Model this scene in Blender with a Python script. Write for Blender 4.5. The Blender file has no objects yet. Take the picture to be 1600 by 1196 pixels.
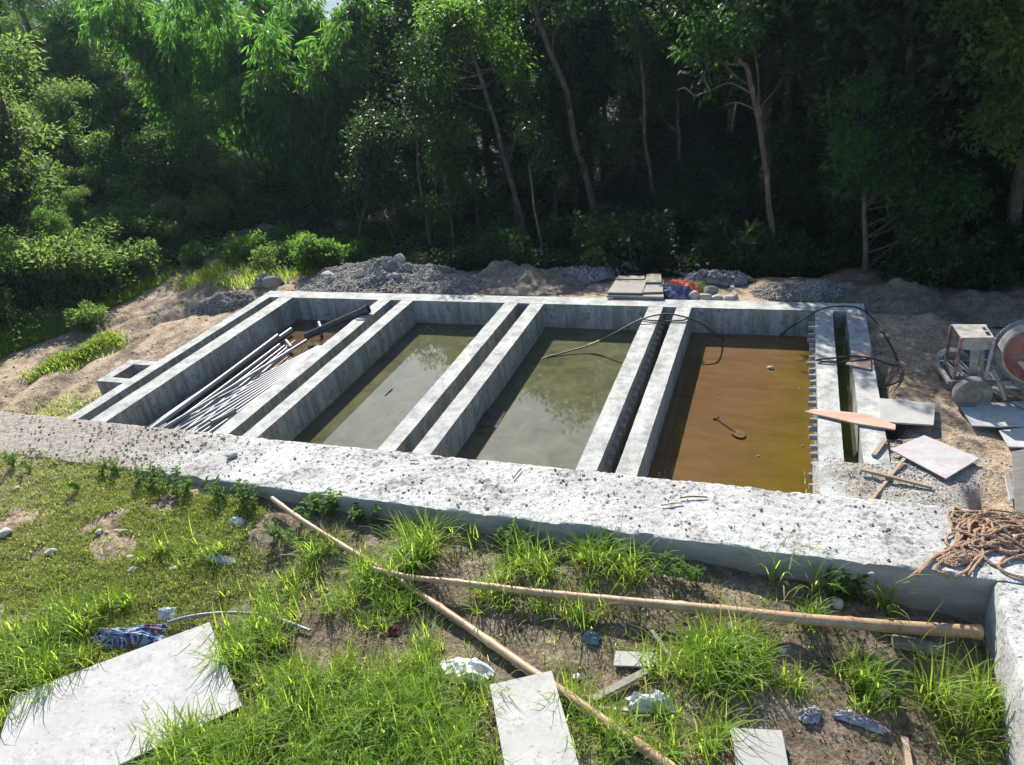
import bpy, math, random
import numpy as np
from mathutils import Vector, Matrix
rad = math.radians
S = bpy.context.scene
COL = S.collection
random.seed(7)
rng = np.random.default_rng(7)

# ------------------------------------------------------------------ camera
CAM = np.array([0., 0., 5.])
F, CX, CY = 1172., 800., 598.
R = np.array([[0.94040033, 0.05910893, -0.33489305],
              [0.32245916, -0.46778306, 0.82292108],
              [-0.10801531, -0.88186458, -0.45896356]])
cam = bpy.data.cameras.new('camera')
cam.sensor_width = 36.0
cam.lens = F/1600*36
cam.clip_start = 0.05
cam.clip_end = 3000
camo = bpy.data.objects.new('camera', cam)
COL.objects.link(camo)
rt, up, bk = R[:, 0], -R[:, 1], -R[:, 2]
camo.matrix_world = Matrix(((rt[0], up[0], bk[0], CAM[0]), (rt[1], up[1], bk[1], CAM[1]),
                            (rt[2], up[2], bk[2], CAM[2]), (0, 0, 0, 1)))
S.camera = camo

# ------------------------------------------------------------------ light
SUN_EL, SUN_AZ = 36.5, 29.0           # azimuth from +y towards -x
W = bpy.data.worlds.new('World')
S.world = W
W.use_nodes = True
wn = W.node_tree
sky = wn.nodes.new('ShaderNodeTexSky')
sky.sky_type = 'NISHITA'
sky.sun_disc = False
sky.sun_elevation = rad(SUN_EL)
sky.sun_rotation = rad(-SUN_AZ)
sky.air_density = 1.0
sky.dust_density = 1.2
sky.altitude = 1200
wn.links.new(sky.outputs[0], wn.nodes['Background'].inputs[0])
wn.nodes['Background'].inputs[1].default_value = 0.11
sl = bpy.data.lights.new('sun', 'SUN')
sl.energy = 4.8
sl.angle = rad(0.5)
sl.color = (1, 0.955, 0.87)
so = bpy.data.objects.new('sun', sl)
COL.objects.link(so)
SD = Vector((-math.sin(rad(SUN_AZ))*math.cos(rad(SUN_EL)), math.cos(rad(SUN_AZ))*math.cos(rad(SUN_EL)), math.sin(rad(SUN_EL))))
so.rotation_euler = SD.to_track_quat('Z', 'Y').to_euler()
so.location = (-10, 18, 15)
S.view_settings.view_transform = 'Standard'
S.view_settings.look = 'None'
S.view_settings.exposure = 1.15
S.view_settings.gamma = 1
S.view_settings.use_curve_mapping = False
S.cycles.max_bounces = 6
S.cycles.diffuse_bounces = 3
S.cycles.transmission_bounces = 4
S.cycles.use_denoising = True

# ------------------------------------------------------------------ geometry helpers
def ray(px, py):
    return R @ np.array([(px-CX)/F, (py-CY)/F, 1.])
def at(px, py, z=0.):
    d = ray(px, py); t = (z-CAM[2])/d[2]
    return CAM + t*d
def at_y(px, py, y):
    d = ray(px, py); t = y/d[1]
    return CAM + t*d

def _h(ix, iy, iz, seed):
    n = (ix.astype(np.int64)*374761393 + iy.astype(np.int64)*668265263 + iz.astype(np.int64)*2147483647 + seed*974634777) & 0xffffffff
    n = ((n ^ (n >> 13)) * 1274126177) & 0xffffffff
    n = ((n ^ (n >> 16)) * 2246822519) & 0xffffffff
    return ((n ^ (n >> 15)) & 0xffff)/65535.0
def vnoise(x, y, z=0., seed=0):
    x = np.asarray(x, float); y = np.asarray(y, float); z = np.zeros_like(x)+z
    ix, iy, iz = np.floor(x), np.floor(y), np.floor(z)
    fx, fy, fz = x-ix, y-iy, z-iz
    fx = fx*fx*(3-2*fx); fy = fy*fy*(3-2*fy); fz = fz*fz*(3-2*fz)
    r = 0
    for a in (0, 1):
        for b in (0, 1):
            for c in (0, 1):
                w = (fx if a else 1-fx)*(fy if b else 1-fy)*(fz if c else 1-fz)
                r = r + w*_h(ix+a, iy+b, iz+c, seed)
    return r*2-1
def fbm(x, y, z=0., oct=4, seed=0):
    r = 0; a = 1.; s = 0
    for o in range(oct):
        r = r+a*vnoise(np.asarray(x)*2**o, np.asarray(y)*2**o, np.asarray(z)*2**o, seed+o*17); s += a; a *= .5
    return r/s
def sstep(a, b, x):
    t = np.clip((np.asarray(x, float)-a)/(b-a), 0, 1)
    return t*t*(3-2*t)

def tag(o, label=None, cat=None, group=None, kind=None):
    if label: o['label'] = label
    if cat: o['category'] = cat
    if group: o['group'] = group
    if kind: o['kind'] = kind
    return o
def link_mesh(name, V, faces, mats, parent=None, smooth=False, mi=None, origin=None):
    """V (n,3) world coords; faces list of tuples or (n,4)/(n,3) array."""
    V = np.asarray(V, float).reshape(-1, 3)
    me = bpy.data.meshes.new(name)
    if parent is not None:
        org = np.array(parent['_o']) if '_o' in parent else np.array(parent.location)
    elif origin is not None:
        org = np.array(origin, float)
    else:
        org = np.array([(V[:, 0].min()+V[:, 0].max())/2, (V[:, 1].min()+V[:, 1].max())/2, V[:, 2].min()])
    V = V-org
    if isinstance(faces, np.ndarray):
        k = faces.shape[1]; n = len(faces)
        me.vertices.add(len(V)); me.vertices.foreach_set('co', V.astype(np.float32).ravel())
        me.loops.add(n*k); me.loops.foreach_set('vertex_index', faces.astype(np.int32).ravel())
        me.polygons.add(n)
        me.polygons.foreach_set('loop_start', np.arange(0, n*k, k, dtype=np.int32))
        me.update(calc_edges=True)
    else:
        me.from_pydata(V.tolist(), [], [tuple(f) for f in faces])
        me.update()
    for m in (mats if isinstance(mats, (list, tuple)) else [mats]):
        me.materials.append(m)
    if mi is not None:
        me.polygons.foreach_set('material_index', np.asarray(mi, np.int32))
    if smooth:
        me.polygons.foreach_set('use_smooth', np.ones(len(me.polygons), bool))
    o = bpy.data.objects.new(name, me)
    COL.objects.link(o)
    if parent is not None:
        o.parent = parent
        o['_o'] = org.tolist() if False else [float(v) for v in org]
        o.location = (0, 0, 0)
    else:
        o.location = org
        o['_o'] = [float(v) for v in org]
    return o
def thing(name, loc, label, cat, group=None, rz=0):
    o = bpy.data.objects.new(name, None)
    o.empty_display_size = .2
    COL.objects.link(o)
    o.location = loc
    o['_o'] = [float(v) for v in loc]
    return tag(o, label, cat, group)
def sub_origin(o):
    return o

class MB:
    def __init__(s): s.v = []; s.f = []
    def n(s): return len(s.v)
    def add(s, V, Fs):
        b = len(s.v); s.v.extend([tuple(p) for p in V]); s.f.extend([tuple(i+b for i in f) for f in Fs]); return s
    def box(s, a, b):
        x0, y0, z0 = a; x1, y1, z1 = b
        V = [(x0, y0, z0), (x1, y0, z0), (x1, y1, z0), (x0, y1, z0), (x0, y0, z1), (x1, y0, z1), (x1, y1, z1), (x0, y1, z1)]
        return s.add(V, [(0, 3, 2, 1), (4, 5, 6, 7), (0, 1, 5, 4), (1, 2, 6, 5), (2, 3, 7, 6), (3, 0, 4, 7)])
    def bar(s, p, q, w, h, upv=(0, 0, 1)):
        p = np.array(p, float); q = np.array(q, float)
        d = q-p; d /= np.linalg.norm(d)
        u = np.array(upv, float)
        sd = np.cross(d, u)
        if np.linalg.norm(sd) < 1e-4: sd = np.cross(d, (1, 0, 0))
        sd /= np.linalg.norm(sd); u = np.cross(sd, d)
        V = []
        for c in (p, q):
            for a, b in ((-1, -1), (1, -1), (1, 1), (-1, 1)):
                V.append(c+sd*a*w/2+u*b*h/2)
        return s.add(V, [(0, 1, 2, 3), (7, 6, 5, 4), (0, 4, 5, 1), (1, 5, 6, 2), (2, 6, 7, 3), (3, 7, 4, 0)])
    def slab(s, C, t):
        """quad (any polygon) C given as top corners, thickness t downwards along its normal"""
        C = [np.array(c, float) for c in C]
        nrm = np.cross(C[1]-C[0], C[2]-C[0]); nrm /= np.linalg.norm(nrm)
        if nrm[2] < 0: C = C[::-1]; nrm = -nrm
        n = len(C)
        V = C+[c-nrm*t for c in C]
        Fs = [tuple(range(n)), tuple(range(2*n-1, n-1, -1))]
        for i in range(n):
            j = (i+1) % n
            Fs.append((i, i+n, j+n, j))
        return s.add(V, Fs)
    def tube(s, P, r, seg=10, caps=True, hollow=False):
        P = np.array(P, float); n = len(P)
        rr = np.zeros(n)+r
        T = np.gradient(P, axis=0); T /= np.linalg.norm(T, axis=1)[:, None]+1e-9
        ref = np.array((0, 0, 1.)) if abs(T[0][2]) < .9 else np.array((1., 0, 0))
        a = np.cross(T[0], ref); a /= np.linalg.norm(a)
        V = []
        for i in range(n):
            a = a-T[i]*np.dot(a, T[i]); a /= np.linalg.norm(a)+1e-9
            b = np.cross(T[i], a)
            for k in range(seg):
                th = 2*math.pi*k/seg
                V.append(P[i]+rr[i]*(math.cos(th)*a+math.sin(th)*b))
        Fs = []
        for i in range(n-1):
            for k in range(seg):
                k2 = (k+1) % seg
                Fs.append((i*seg+k, i*seg+k2, (i+1)*seg+k2, (i+1)*seg+k))
        if caps:
            Fs.append(tuple(range(seg-1, -1, -1))); Fs.append(tuple((n-1)*seg+k for k in range(seg)))
        return s.add(V, Fs)
    def lathe(s, prof, c, ax, seg=32, closed=False):
        """profile list of (dist along axis, radius)"""
        c = np.array(c, float); ax = np.array(ax, float); ax /= np.linalg.norm(ax)
        ref = np.array((0, 0, 1.)) if abs(ax[2]) < .9 else np.array((1., 0, 0))
        a = np.cross(ax, ref); a /= np.linalg.norm(a); b = np.cross(ax, a)
        V = []
        for (d, r) in prof:
            for k in range(seg):
                th = 2*math.pi*k/seg
                V.append(c+ax*d+r*(math.cos(th)*a+math.sin(th)*b))
        Fs = []
        m = len(prof)
        for i in range(m-1):
            for k in range(seg):
                k2 = (k+1) % seg
                Fs.append((i*seg+k, (i+1)*seg+k, (i+1)*seg+k2, i*seg+k2))
        if closed:
            for k in range(seg):
                k2 = (k+1) % seg
                Fs.append(((m-1)*seg+k, k, k2, (m-1)*seg+k2))
        return s.add(V, Fs)
    def build(s, name, m, parent=None, smooth=False, bevel=0., origin=None):
        o = link_mesh(name, s.v, s.f, m, parent, smooth, origin=origin)
        if bevel:
            bm = o.modifiers.new('bevel', 'BEVEL'); bm.width = bevel; bm.segments = 2; bm.limit_method = 'ANGLE'
        if smooth:
            try:
                o.data.set_sharp_from_angle(angle=rad(40))
            except Exception:
                pass
        return o

# icosphere template for rocks
def _ico(sub):
    import bmesh
    bm = bmesh.new(); bmesh.ops.create_icosphere(bm, subdivisions=sub, radius=1.0)
    V = np.array([v.co[:] for v in bm.verts]); Fs = np.array([[v.index for v in f.verts] for f in bm.faces]); bm.free()
    return V, Fs
ICO1 = _ico(1); ICO2 = _ico(2); ICO3 = _ico(3)
def pebbles(P, size, flat=.65, lo=True):
    """merged angular stones at points P (n,3) with sizes; returns V, F arrays"""
    V0, F0 = ICO1
    n = len(P)
    sc = np.asarray(size)[:, None]*np.stack([rng.uniform(.7, 1.3, n), rng.uniform(.7, 1.3, n), rng.uniform(.7, 1.1, n)*flat/.8], 1)
    jit = 1+rng.uniform(-.28, .28, (n, len(V0), 1))
    L = V0[None]*jit*sc[:, None, :]
    th = rng.uniform(0, 2*np.pi, n); c, s_ = np.cos(th), np.sin(th)
    X = L[..., 0]*c[:, None]-L[..., 1]*s_[:, None]; Y = L[..., 0]*s_[:, None]+L[..., 1]*c[:, None]
    V = np.stack([X, Y, L[..., 2]], -1)+np.asarray(P)[:, None, :]
    Fs = F0[None]+(np.arange(n)*len(V0))[:, None, None]
    return V.reshape(-1, 3), Fs.reshape(-1, 3)
def rock(name, c, size, m, label, cat='rock', group=None, seed=0, flat=.6, rz=0., parent=None, bury=.25):
    V0, F0 = ICO3
    V = V0.copy()
    k = 1+.35*fbm(V[:, 0]*1.3+seed*3.1, V[:, 1]*1.3, V[:, 2]*1.3+seed, 3, seed)
    # facet: clamp along random planes
    r2 = np.random.default_rng(seed+100)
    V = V*k[:, None]
    for _ in range(7):
        nn = r2.normal(size=3); nn /= np.linalg.norm(nn)
        d = V@nn; lim = r2.uniform(.6, .85)
        V = V-np.maximum(d-lim, 0)[:, None]*nn*.9
    sx, sy, sz = (size, size*.8, size*flat) if np.isscalar(size) else size
    V = V*np.array([sx, sy, sz])
    cth, sth = math.cos(rz), math.sin(rz)
    V = np.stack([V[:, 0]*cth-V[:, 1]*sth, V[:, 0]*sth+V[:, 1]*cth, V[:, 2]], 1)
    V[:, 2] += -V[:, 2].min()*(1-bury)
    o = link_mesh(name, V+np.array(c), F0, m, parent, smooth=True, origin=None if parent else c)
    if label: tag(o, label, cat, group)
    return o

# ------------------------------------------------------------------ material helpers
class NT:
    def __init__(s, name):
        s.m = bpy.data.materials.new(name); s.m.use_nodes = True
        s.t = s.m.node_tree; s.b = s.t.nodes['Principled BSDF']; s.out = s.t.nodes['Material Output']
    def n(s, typ, **kw):
        nd = s.t.nodes.new(typ)
        for k, v in kw.items():
            if k.startswith('i_'):
                key = k[2:]
                nd.inputs[int(key) if key.isdigit() else key].default_value = v
            else: setattr(nd, k, v)
        return nd
    def l(s, a, b): s.t.links.new(a, b)
    def coord(s, scale=(1, 1, 1), obj=True, rot=(0, 0, 0)):
        if obj == 'geo':
            g = s.n('ShaderNodeNewGeometry'); src = g.outputs['Position']
        else:
            tc = s.n('ShaderNodeTexCoord'); src = tc.outputs['Object']
        mp = s.n('ShaderNodeMapping'); mp.inputs['Scale'].default_value = scale; mp.inputs['Rotation'].default_value = rot
        s.l(src, mp.inputs[0]); return mp.outputs[0]
    def noise(s, vec, scale, detail=5, rough=.6, dist=0.):
        nd = s.n('ShaderNodeTexNoise'); nd.inputs['Scale'].default_value = scale; nd.inputs['Detail'].default_value = detail
        nd.inputs['Roughness'].default_value = rough; nd.inputs['Distortion'].default_value = dist
        if vec is not None: s.l(vec, nd.inputs['Vector'])
        return nd.outputs[0]
    def voro(s, vec, scale, feature='F1', out=0, rnd=1.):
        nd = s.n('ShaderNodeTexVoronoi'); nd.feature = feature; nd.inputs['Scale'].default_value = scale
        if vec is not None: s.l(vec, nd.inputs['Vector'])
        return nd.outputs[out]
    def ramp(s, fac, stops, interp='LINEAR'):
        nd = s.n('ShaderNodeValToRGB'); cr = nd.color_ramp; cr.interpolation = interp
        while len(cr.elements) < len(stops): cr.elements.new(.5)
        for e, (p, c) in zip(cr.elements, stops):
            e.position = p; e.color = (*c, 1) if len(c) == 3 else c
        s.l(fac, nd.inputs[0]); return nd.outputs[0]
    def g(s, v): return (v, v, v)
    def mix(s, fac, a, b, mode='MIX'):
        nd = s.n('ShaderNodeMix'); nd.data_type = 'RGBA'; nd.blend_type = mode
        for sock, v in ((nd.inputs[0], fac), (nd.inputs[6], a), (nd.inputs[7], b)):
            if hasattr(v, 'node'): s.l(v, sock)
            elif isinstance(v, (int, float)): sock.default_value = v
            else: sock.default_value = (*v, 1)
        return nd.outputs[2]
    def math(s, op, a, b=None, clamp=False):
        nd = s.n('ShaderNodeMath'); nd.operation = op; nd.use_clamp = clamp
        for sock, v in ((nd.inputs[0], a), (nd.inputs[1], b)):
            if v is None: continue
            if hasattr(v, 'node'): s.l(v, sock)
            else: sock.default_value = v
        return nd.outputs[0]
    def bump(s, h, strength=.5, dist=.01, prev=None):
        nd = s.n('ShaderNodeBump'); nd.inputs['Strength'].default_value = strength; nd.inputs['Distance'].default_value = dist
        s.l(h, nd.inputs['Height'])
        if prev is not None: s.l(prev, nd.inputs['Normal'])
        return nd.outputs[0]
    def col(s, c):
        if hasattr(c, 'node'): s.l(c, s.b.inputs['Base Color'])
        else: s.b.inputs['Base Color'].default_value = (*c, 1)
    def rough(s, r):
        if hasattr(r, 'node'): s.l(r, s.b.inputs['Roughness'])
        else: s.b.inputs['Roughness'].default_value = r
    def nrm(s, n): s.l(n, s.b.inputs['Normal'])
    def spec(s, v): s.b.inputs['Specular IOR Level'].default_value = v

def simple(name, c, rough=.7, var=.25, scale=8., bump=.2, bscale=40., metal=0., dirt=None, dirt_amt=.5, dirt_scale=3., spec=.4):
    t = NT(name); v = t.coord()
    n = t.noise(v, scale)
    lo = tuple(x*(1-var) for x in c); hi = tuple(min(1, x*(1+var)) for x in c)
    cc = t.ramp(n, [(.3, lo), (.7, hi)])
    if dirt:
        d = t.ramp(t.noise(v, dirt_scale, 6, .7), [(.45, (0, 0, 0)), (.7, (1, 1, 1))])
        cc = t.mix(t.math('MULTIPLY', d, dirt_amt), cc, dirt)
    t.col(cc); t.rough(rough); t.spec(spec)
    t.b.inputs['Metallic'].default_value = metal
    if bump: t.nrm(t.bump(t.noise(v, bscale, 4), bump, .004))
    return t.m

def leaf_mat(name, c1, c2, tr, trans=.45, rough=.45, spec=.35):
    """leaf: varied per leaf, lets light through"""
    t = NT(name)
    g = t.n('ShaderNodeNewGeometry')
    oi = t.n('ShaderNodeObjectInfo')
    cc = t.mix(g.outputs['Random Per Island'], c1, c2)
    hs = t.n('ShaderNodeHueSaturation')
    t.l(cc, hs.inputs['Color'])
    t.l(t.math('ADD', t.math('MULTIPLY', oi.outputs['Random'], .5), .75), hs.inputs['Value'])
    t.l(t.math('ADD', t.math('MULTIPLY', oi.outputs['Random'], .03), .485), hs.inputs['Hue'])
    t.col(hs.outputs[0]); t.rough(rough); t.spec(spec)
    tl = t.n('ShaderNodeBsdfTranslucent')
    tc = t.mix(g.outputs['Random Per Island'], tr, tuple(x*.55 for x in tr))
    t.l(tc, tl.inputs[0])
    mx = t.n('ShaderNodeMixShader'); mx.inputs[0].default_value = trans
    t.l(t.b.outputs[0], mx.inputs[1]); t.l(tl.outputs[0], mx.inputs[2]); t.l(mx.outputs[0], t.out.inputs[0])
    return t.m

# ------------------------------------------------------------------ materials
def m_tank():
    t = NT('tank_concrete'); v = t.coord(obj='geo'); vs = t.coord((5, 5, .55), 'geo')
    base = t.ramp(t.noise(v, 2.2, 8, .65), [(.3, (.33, .33, .305)), (.55, (.45, .45, .42)), (.75, (.55, .545, .51))])
    fine = t.ramp(t.noise(v, 38, 4, .7), [(.35, t.g(.72)), (.65, t.g(1.08))])
    base = t.mix(1, base, fine, 'MULTIPLY')
    # vertical runs and blotches on the standing faces
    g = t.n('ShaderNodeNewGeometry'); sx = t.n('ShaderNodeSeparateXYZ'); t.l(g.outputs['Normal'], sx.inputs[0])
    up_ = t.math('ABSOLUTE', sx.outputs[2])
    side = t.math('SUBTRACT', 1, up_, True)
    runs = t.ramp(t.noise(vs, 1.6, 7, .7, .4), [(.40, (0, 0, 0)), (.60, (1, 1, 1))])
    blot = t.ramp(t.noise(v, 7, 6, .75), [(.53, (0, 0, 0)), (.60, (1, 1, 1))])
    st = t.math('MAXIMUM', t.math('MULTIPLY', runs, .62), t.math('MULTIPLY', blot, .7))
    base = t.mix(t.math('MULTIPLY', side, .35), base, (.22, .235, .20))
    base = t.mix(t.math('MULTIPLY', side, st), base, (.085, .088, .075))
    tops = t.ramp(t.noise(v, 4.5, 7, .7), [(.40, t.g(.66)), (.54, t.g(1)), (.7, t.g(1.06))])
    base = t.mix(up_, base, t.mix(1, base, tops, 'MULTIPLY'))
    # chips on top
    chips = t.ramp(t.noise(v, 22, 3, .8), [(.66, (0, 0, 0)), (.72, (1, 1, 1))])
    base = t.mix(t.math('MULTIPLY', chips, .5), base, (.2, .19, .17))
    t.col(base); t.rough(.85); t.spec(.25)
    b = t.bump(t.noise(v, 30, 6, .7), .45, .008)
    t.nrm(t.bump(t.noise(v, 6, 3), .3, .03, b))
    return t.m
def m_retain():
    t = NT('mortar_concrete'); v = t.coord(obj='geo')
    big = t.noise(v, 1.1, 6, .6)
    base = t.ramp(big, [(.3, (.43, .42, .39)), (.6, (.56, .555, .525)), (.8, (.62, .615, .585))])
    patch = t.noise(v, 2.3, 5, .65)
    fine = t.noise(v, 17, 7, .82)
    th = t.math('ADD', fine, t.math('MULTIPLY', t.math('SUBTRACT', patch, .5), .34))
    pit = t.ramp(th, [(.53, t.g(1)), (.565, t.g(.5)), (.66, t.g(.26))])
    vv = t.coord((1, 1.25, 1), 'geo')
    d1 = t.voro(vv, 15); d2 = t.voro(vv, 30)
    gate = t.ramp(t.noise(v, 9, 3, .7), [(.44, (0, 0, 0)), (.56, (1, 1, 1))])
    pit2 = t.ramp(t.math('ADD', d1, t.math('MULTIPLY', fine, .25)), [(.21, t.g(.25)), (.29, t.g(1))])
    pit3 = t.ramp(t.math('ADD', d2, t.math('MULTIPLY', fine, .25)), [(.26, t.g(.35)), (.36, t.g(1))])
    base = t.mix(1, base, pit, 'MULTIPLY')
    base = t.mix(t.math('MULTIPLY', gate, .85), base, t.mix(1, base, pit2, 'MULTIPLY'))
    base = t.mix(.85, base, t.mix(1, base, pit3, 'MULTIPLY'))
    dust = t.ramp(patch, [(.55, (0, 0, 0)), (.72, (1, 1, 1))])
    base = t.mix(t.math('MULTIPLY', dust, .45), base, (.27, .245, .21))
    # left end: grey and pinkish gravel trodden into it
    sp = t.n('ShaderNodeSeparateXYZ'); t.l(v, sp.inputs[0])
    xm = t.math('ADD', sp.outputs[0], t.math('MULTIPLY', t.noise(v, 1.6, 4), 2.2))
    left = t.n('ShaderNodeMapRange'); left.inputs[1].default_value = -5.6; left.inputs[2].default_value = -7.2
    t.l(xm, left.inputs[0])
    grav = t.ramp(t.voro(v, 38, out=1), [(.1, (.19, .18, .17)), (.4, (.32, .28, .24)), (.6, (.33, .255, .20)), (.9, (.42, .37, .31))])
    base = t.mix(t.math('MULTIPLY', left.outputs[0], .9), base, grav)
    # the front face is darker and plain
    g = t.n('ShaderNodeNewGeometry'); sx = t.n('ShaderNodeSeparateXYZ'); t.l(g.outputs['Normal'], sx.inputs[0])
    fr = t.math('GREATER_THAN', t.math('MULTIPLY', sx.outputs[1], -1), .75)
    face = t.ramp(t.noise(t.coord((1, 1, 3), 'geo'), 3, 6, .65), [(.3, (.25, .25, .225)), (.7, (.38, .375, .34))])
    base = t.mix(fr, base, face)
    t.col(base); t.rough(.9); t.spec(.2)
    b = t.bump(t.noise(v, 24, 6, .8), 1., .022)
    t.nrm(t.bump(t.noise(v, 80, 3), .6, .005, b))
    return t.m
def m_ground():
    """soil; colour attribute picks sand track (r), grass floor (g), gravel (b), default earth"""
    t = NT('soil'); v = t.coord(obj='geo')
    at_ = t.n('ShaderNodeVertexColor', layer_name='zone'); sp = t.n('ShaderNodeSeparateColor'); t.l(at_.outputs[0], sp.inputs[0])
    n1 = t.noise(v, 3, 8, .7); n2 = t.noise(v, 22, 6, .75)
    mm = t.math('ADD', t.math('MULTIPLY', n1, .5), t.math('MULTIPLY', n2, .5))
    earth = t.ramp(mm, [(.36, (.05, .037, .026)), (.5, (.17, .13, .092)), (.63, (.34, .275, .21))])
    sand = t.ramp(mm, [(.38, (.19, .13, .085)), (.5, (.35, .262, .178)), (.62, (.49, .40, .30))])
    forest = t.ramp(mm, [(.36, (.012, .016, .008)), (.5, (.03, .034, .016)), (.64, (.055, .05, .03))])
    grav = t.ramp(t.voro(v, 55, out=1), [(.1, (.25, .23, .20)), (.4, (.36, .33, .285)), (.7, (.40, .37, .32)), (.95, (.48, .45, .40))])
    def edge(ch):
        x = t.math('ADD', ch, t.math('MULTIPLY', t.math('SUBTRACT', mm, .5), 1.6))
        return t.math('MULTIPLY', t.math('SUBTRACT', x, .35), 3.3, True)
    c = t.mix(edge(sp.outputs[0]), earth, sand)
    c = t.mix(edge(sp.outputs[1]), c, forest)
    c = t.mix(edge(sp.outputs[2]), c, grav)
    t.col(c); t.rough(.95); t.spec(.15)
    b = t.bump(n2, .9, .025)
    b = t.bump(t.noise(v, 75, 4, .7), .7, .008, b)
    t.nrm(t.bump(t.voro(v, 34), .5, .012, b))
    return t.m
def m_heap(name, c1, c2, sc=60.):
    t = NT(name); v = t.coord(obj='geo')
    c = t.ramp(t.voro(v, sc, out=1), [(.1, tuple(x*.6 for x in c1)), (.5, c1), (.9, c2)])
    n = t.ramp(t.noise(v, 4, 6, .7), [(.35, t.g(.65)), (.65, t.g(1.2))])
    t.col(t.mix(1, c, n, 'MULTIPLY')); t.rough(.95); t.spec(.15)
    b = t.bump(t.voro(v, sc), .9, .02)
    t.nrm(t.bump(t.noise(v, 25, 5, .7), .8, .03, b))
    return t.m
def m_stones(name, c1, c2):
    t = NT(name); g = t.n('ShaderNodeNewGeometry'); v = t.coord(obj='geo')
    c = t.mix(g.outputs['Random Per Island'], c1, c2)
    n = t.ramp(t.noise(v, 60, 4), [(.3, t.g(.75)), (.7, t.g(1.15))])
    t.col(t.mix(1, c, n, 'MULTIPLY')); t.rough(.85); t.spec(.25)
    return t.m
def m_water(name, mud, kind):
    t = NT(name); v = t.coord(obj='geo')
    if kind == 'brown':
        sp = t.n('ShaderNodeSeparateXYZ'); t.l(v, sp.inputs[0])
        x = t.math('ADD', sp.outputs[0], t.math('MULTIPLY', t.noise(v, .9, 4), .9))
        x = t.math('SUBTRACT', x, t.math('MULTIPLY', t.math('SUBTRACT', sp.outputs[1], 9.4), .17))
        mr = t.n('ShaderNodeMapRange'); mr.inputs[1].default_value = -.25; mr.inputs[2].default_value = .95; t.l(x, mr.inputs[0])
        c = t.mix(mr.outputs[0], mud, (.105, .072, .012))
        c = t.mix(1, c, t.ramp(t.noise(t.coord((.6, 1.6, 1), 'geo'), 3, 6, .65, .5), [(.3, t.g(.8)), (.7, t.g(1.2))]), 'MULTIPLY')
    else:
        c = t.mix(1, mud, t.ramp(t.noise(v, 2.4, 8, .72, .6), [(.3, t.g(.6)), (.7, t.g(1.4))]), 'MULTIPLY')
        sc = t.ramp(t.noise(v, 9, 6, .8), [(.62, (0, 0, 0)), (.75, (1, 1, 1))])
        c = t.mix(t.math('MULTIPLY', sc, .3), c, (.13, .12, .07))
    t.col(c); t.rough(.03)
    t.b.inputs['IOR'].default_value = 1.52
    t.spec(.5)
    t.nrm(t.bump(t.noise(v, 5, 3, .5), .012, .02))
    return t.m
def m_board(name, c, speck=.5, stain=None, grain=False):
    t = NT(name); v = t.coord()
    base = t.ramp(t.noise(v, 3, 7, .65), [(.3, tuple(x*.8 for x in c)), (.7, tuple(min(1, x*1.12) for x in c))])
    sm = t.ramp(t.noise(v, 5.5, 8, .8), [(.49, (0, 0, 0)), (.64, (1, 1, 1))])
    base = t.mix(t.math('MULTIPLY', sm, .5*speck), base, (.25, .23, .21))
    dk = t.ramp(t.noise(v, 30, 5, .8), [(.57, (0, 0, 0)), (.64, (1, 1, 1))])
    base = t.mix(t.math('MULTIPLY', t.math('MULTIPLY', dk, t.ramp(t.noise(v, 4, 3), [(.4, (0, 0, 0)), (.6, (1, 1, 1))])), speck), base, (.10, .095, .09))
    br = t.ramp(t.noise(t.coord((1, 1.6, 1)), 7, 7, .8, .8), [(.5, (0, 0, 0)), (.68, (1, 1, 1))])
    base = t.mix(t.math('MULTIPLY', br, .42*speck), base, (.20, .18, .155))
    if stain:
        s2 = t.ramp(t.noise(t.coord((1, 2.2, 1)), 2.5, 5, .7), [(.42, (0, 0, 0)), (.65, (1, 1, 1))])
        base = t.mix(t.math('MULTIPLY', s2, .6), base, stain)
    if grain:
        gr = t.ramp(t.noise(t.coord((1.2, 22, 6)), 2, 6, .7), [(.3, t.g(.62)), (.7, t.g(1.15))])
        base = t.mix(1, base, gr, 'MULTIPLY')
    t.col(base); t.rough(.75); t.spec(.3)
    t.nrm(t.bump(t.noise(v, 45, 5, .7), .3, .004))
    return t.m
def m_bark(name, c1, c2):
    t = NT(name); v = t.coord((3, 3, .8)); v2 = t.coord()
    c = t.ramp(t.noise(v, 4, 7, .7), [(.35, c1), (.65, c2)])
    pale = t.ramp(t.noise(v2, 3.5, 4, .6), [(.55, (0, 0, 0)), (.68, (1, 1, 1))])
    c = t.mix(t.math('MULTIPLY', pale, .6), c, tuple(min(1, x*1.9) for x in c2))
    t.col(c); t.rough(.9); t.spec(.2)
    t.nrm(t.bump(t.noise(v, 9, 6, .7), .8, .02))
    return t.m
def m_bamboo():
    t = NT('dry_bamboo'); v = t.coord()
    c = t.ramp(t.noise(v, 3, 6, .7), [(.3, (.27, .16, .085)), (.55, (.43, .29, .17)), (.75, (.53, .39, .25))])
    gr = t.ramp(t.noise(v, 45, 4, .7), [(.35, t.g(.75)), (.65, t.g(1.1))])
    t.col(t.mix(1, c, gr, 'MULTIPLY')); t.rough(.5); t.spec(.4)
    t.nrm(t.bump(t.noise(v, 60, 4), .25, .004))
    return t.m
def m_cloth(name, cols, scale=6.):
    t = NT(name); v = t.coord()
    n = t.noise(v, scale, 4, .6, 1.2)
    k = len(cols)
    st = [(.30+.42*i/max(1, k-1), c) for i, c in enumerate(cols)]
    t.col(t.ramp(n, st, 'CONSTANT' if k > 3 else 'LINEAR')); t.rough(.7); t.spec(.35)
    t.nrm(t.bump(t.noise(v, 35, 4), .35, .01))
    return t.m

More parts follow.
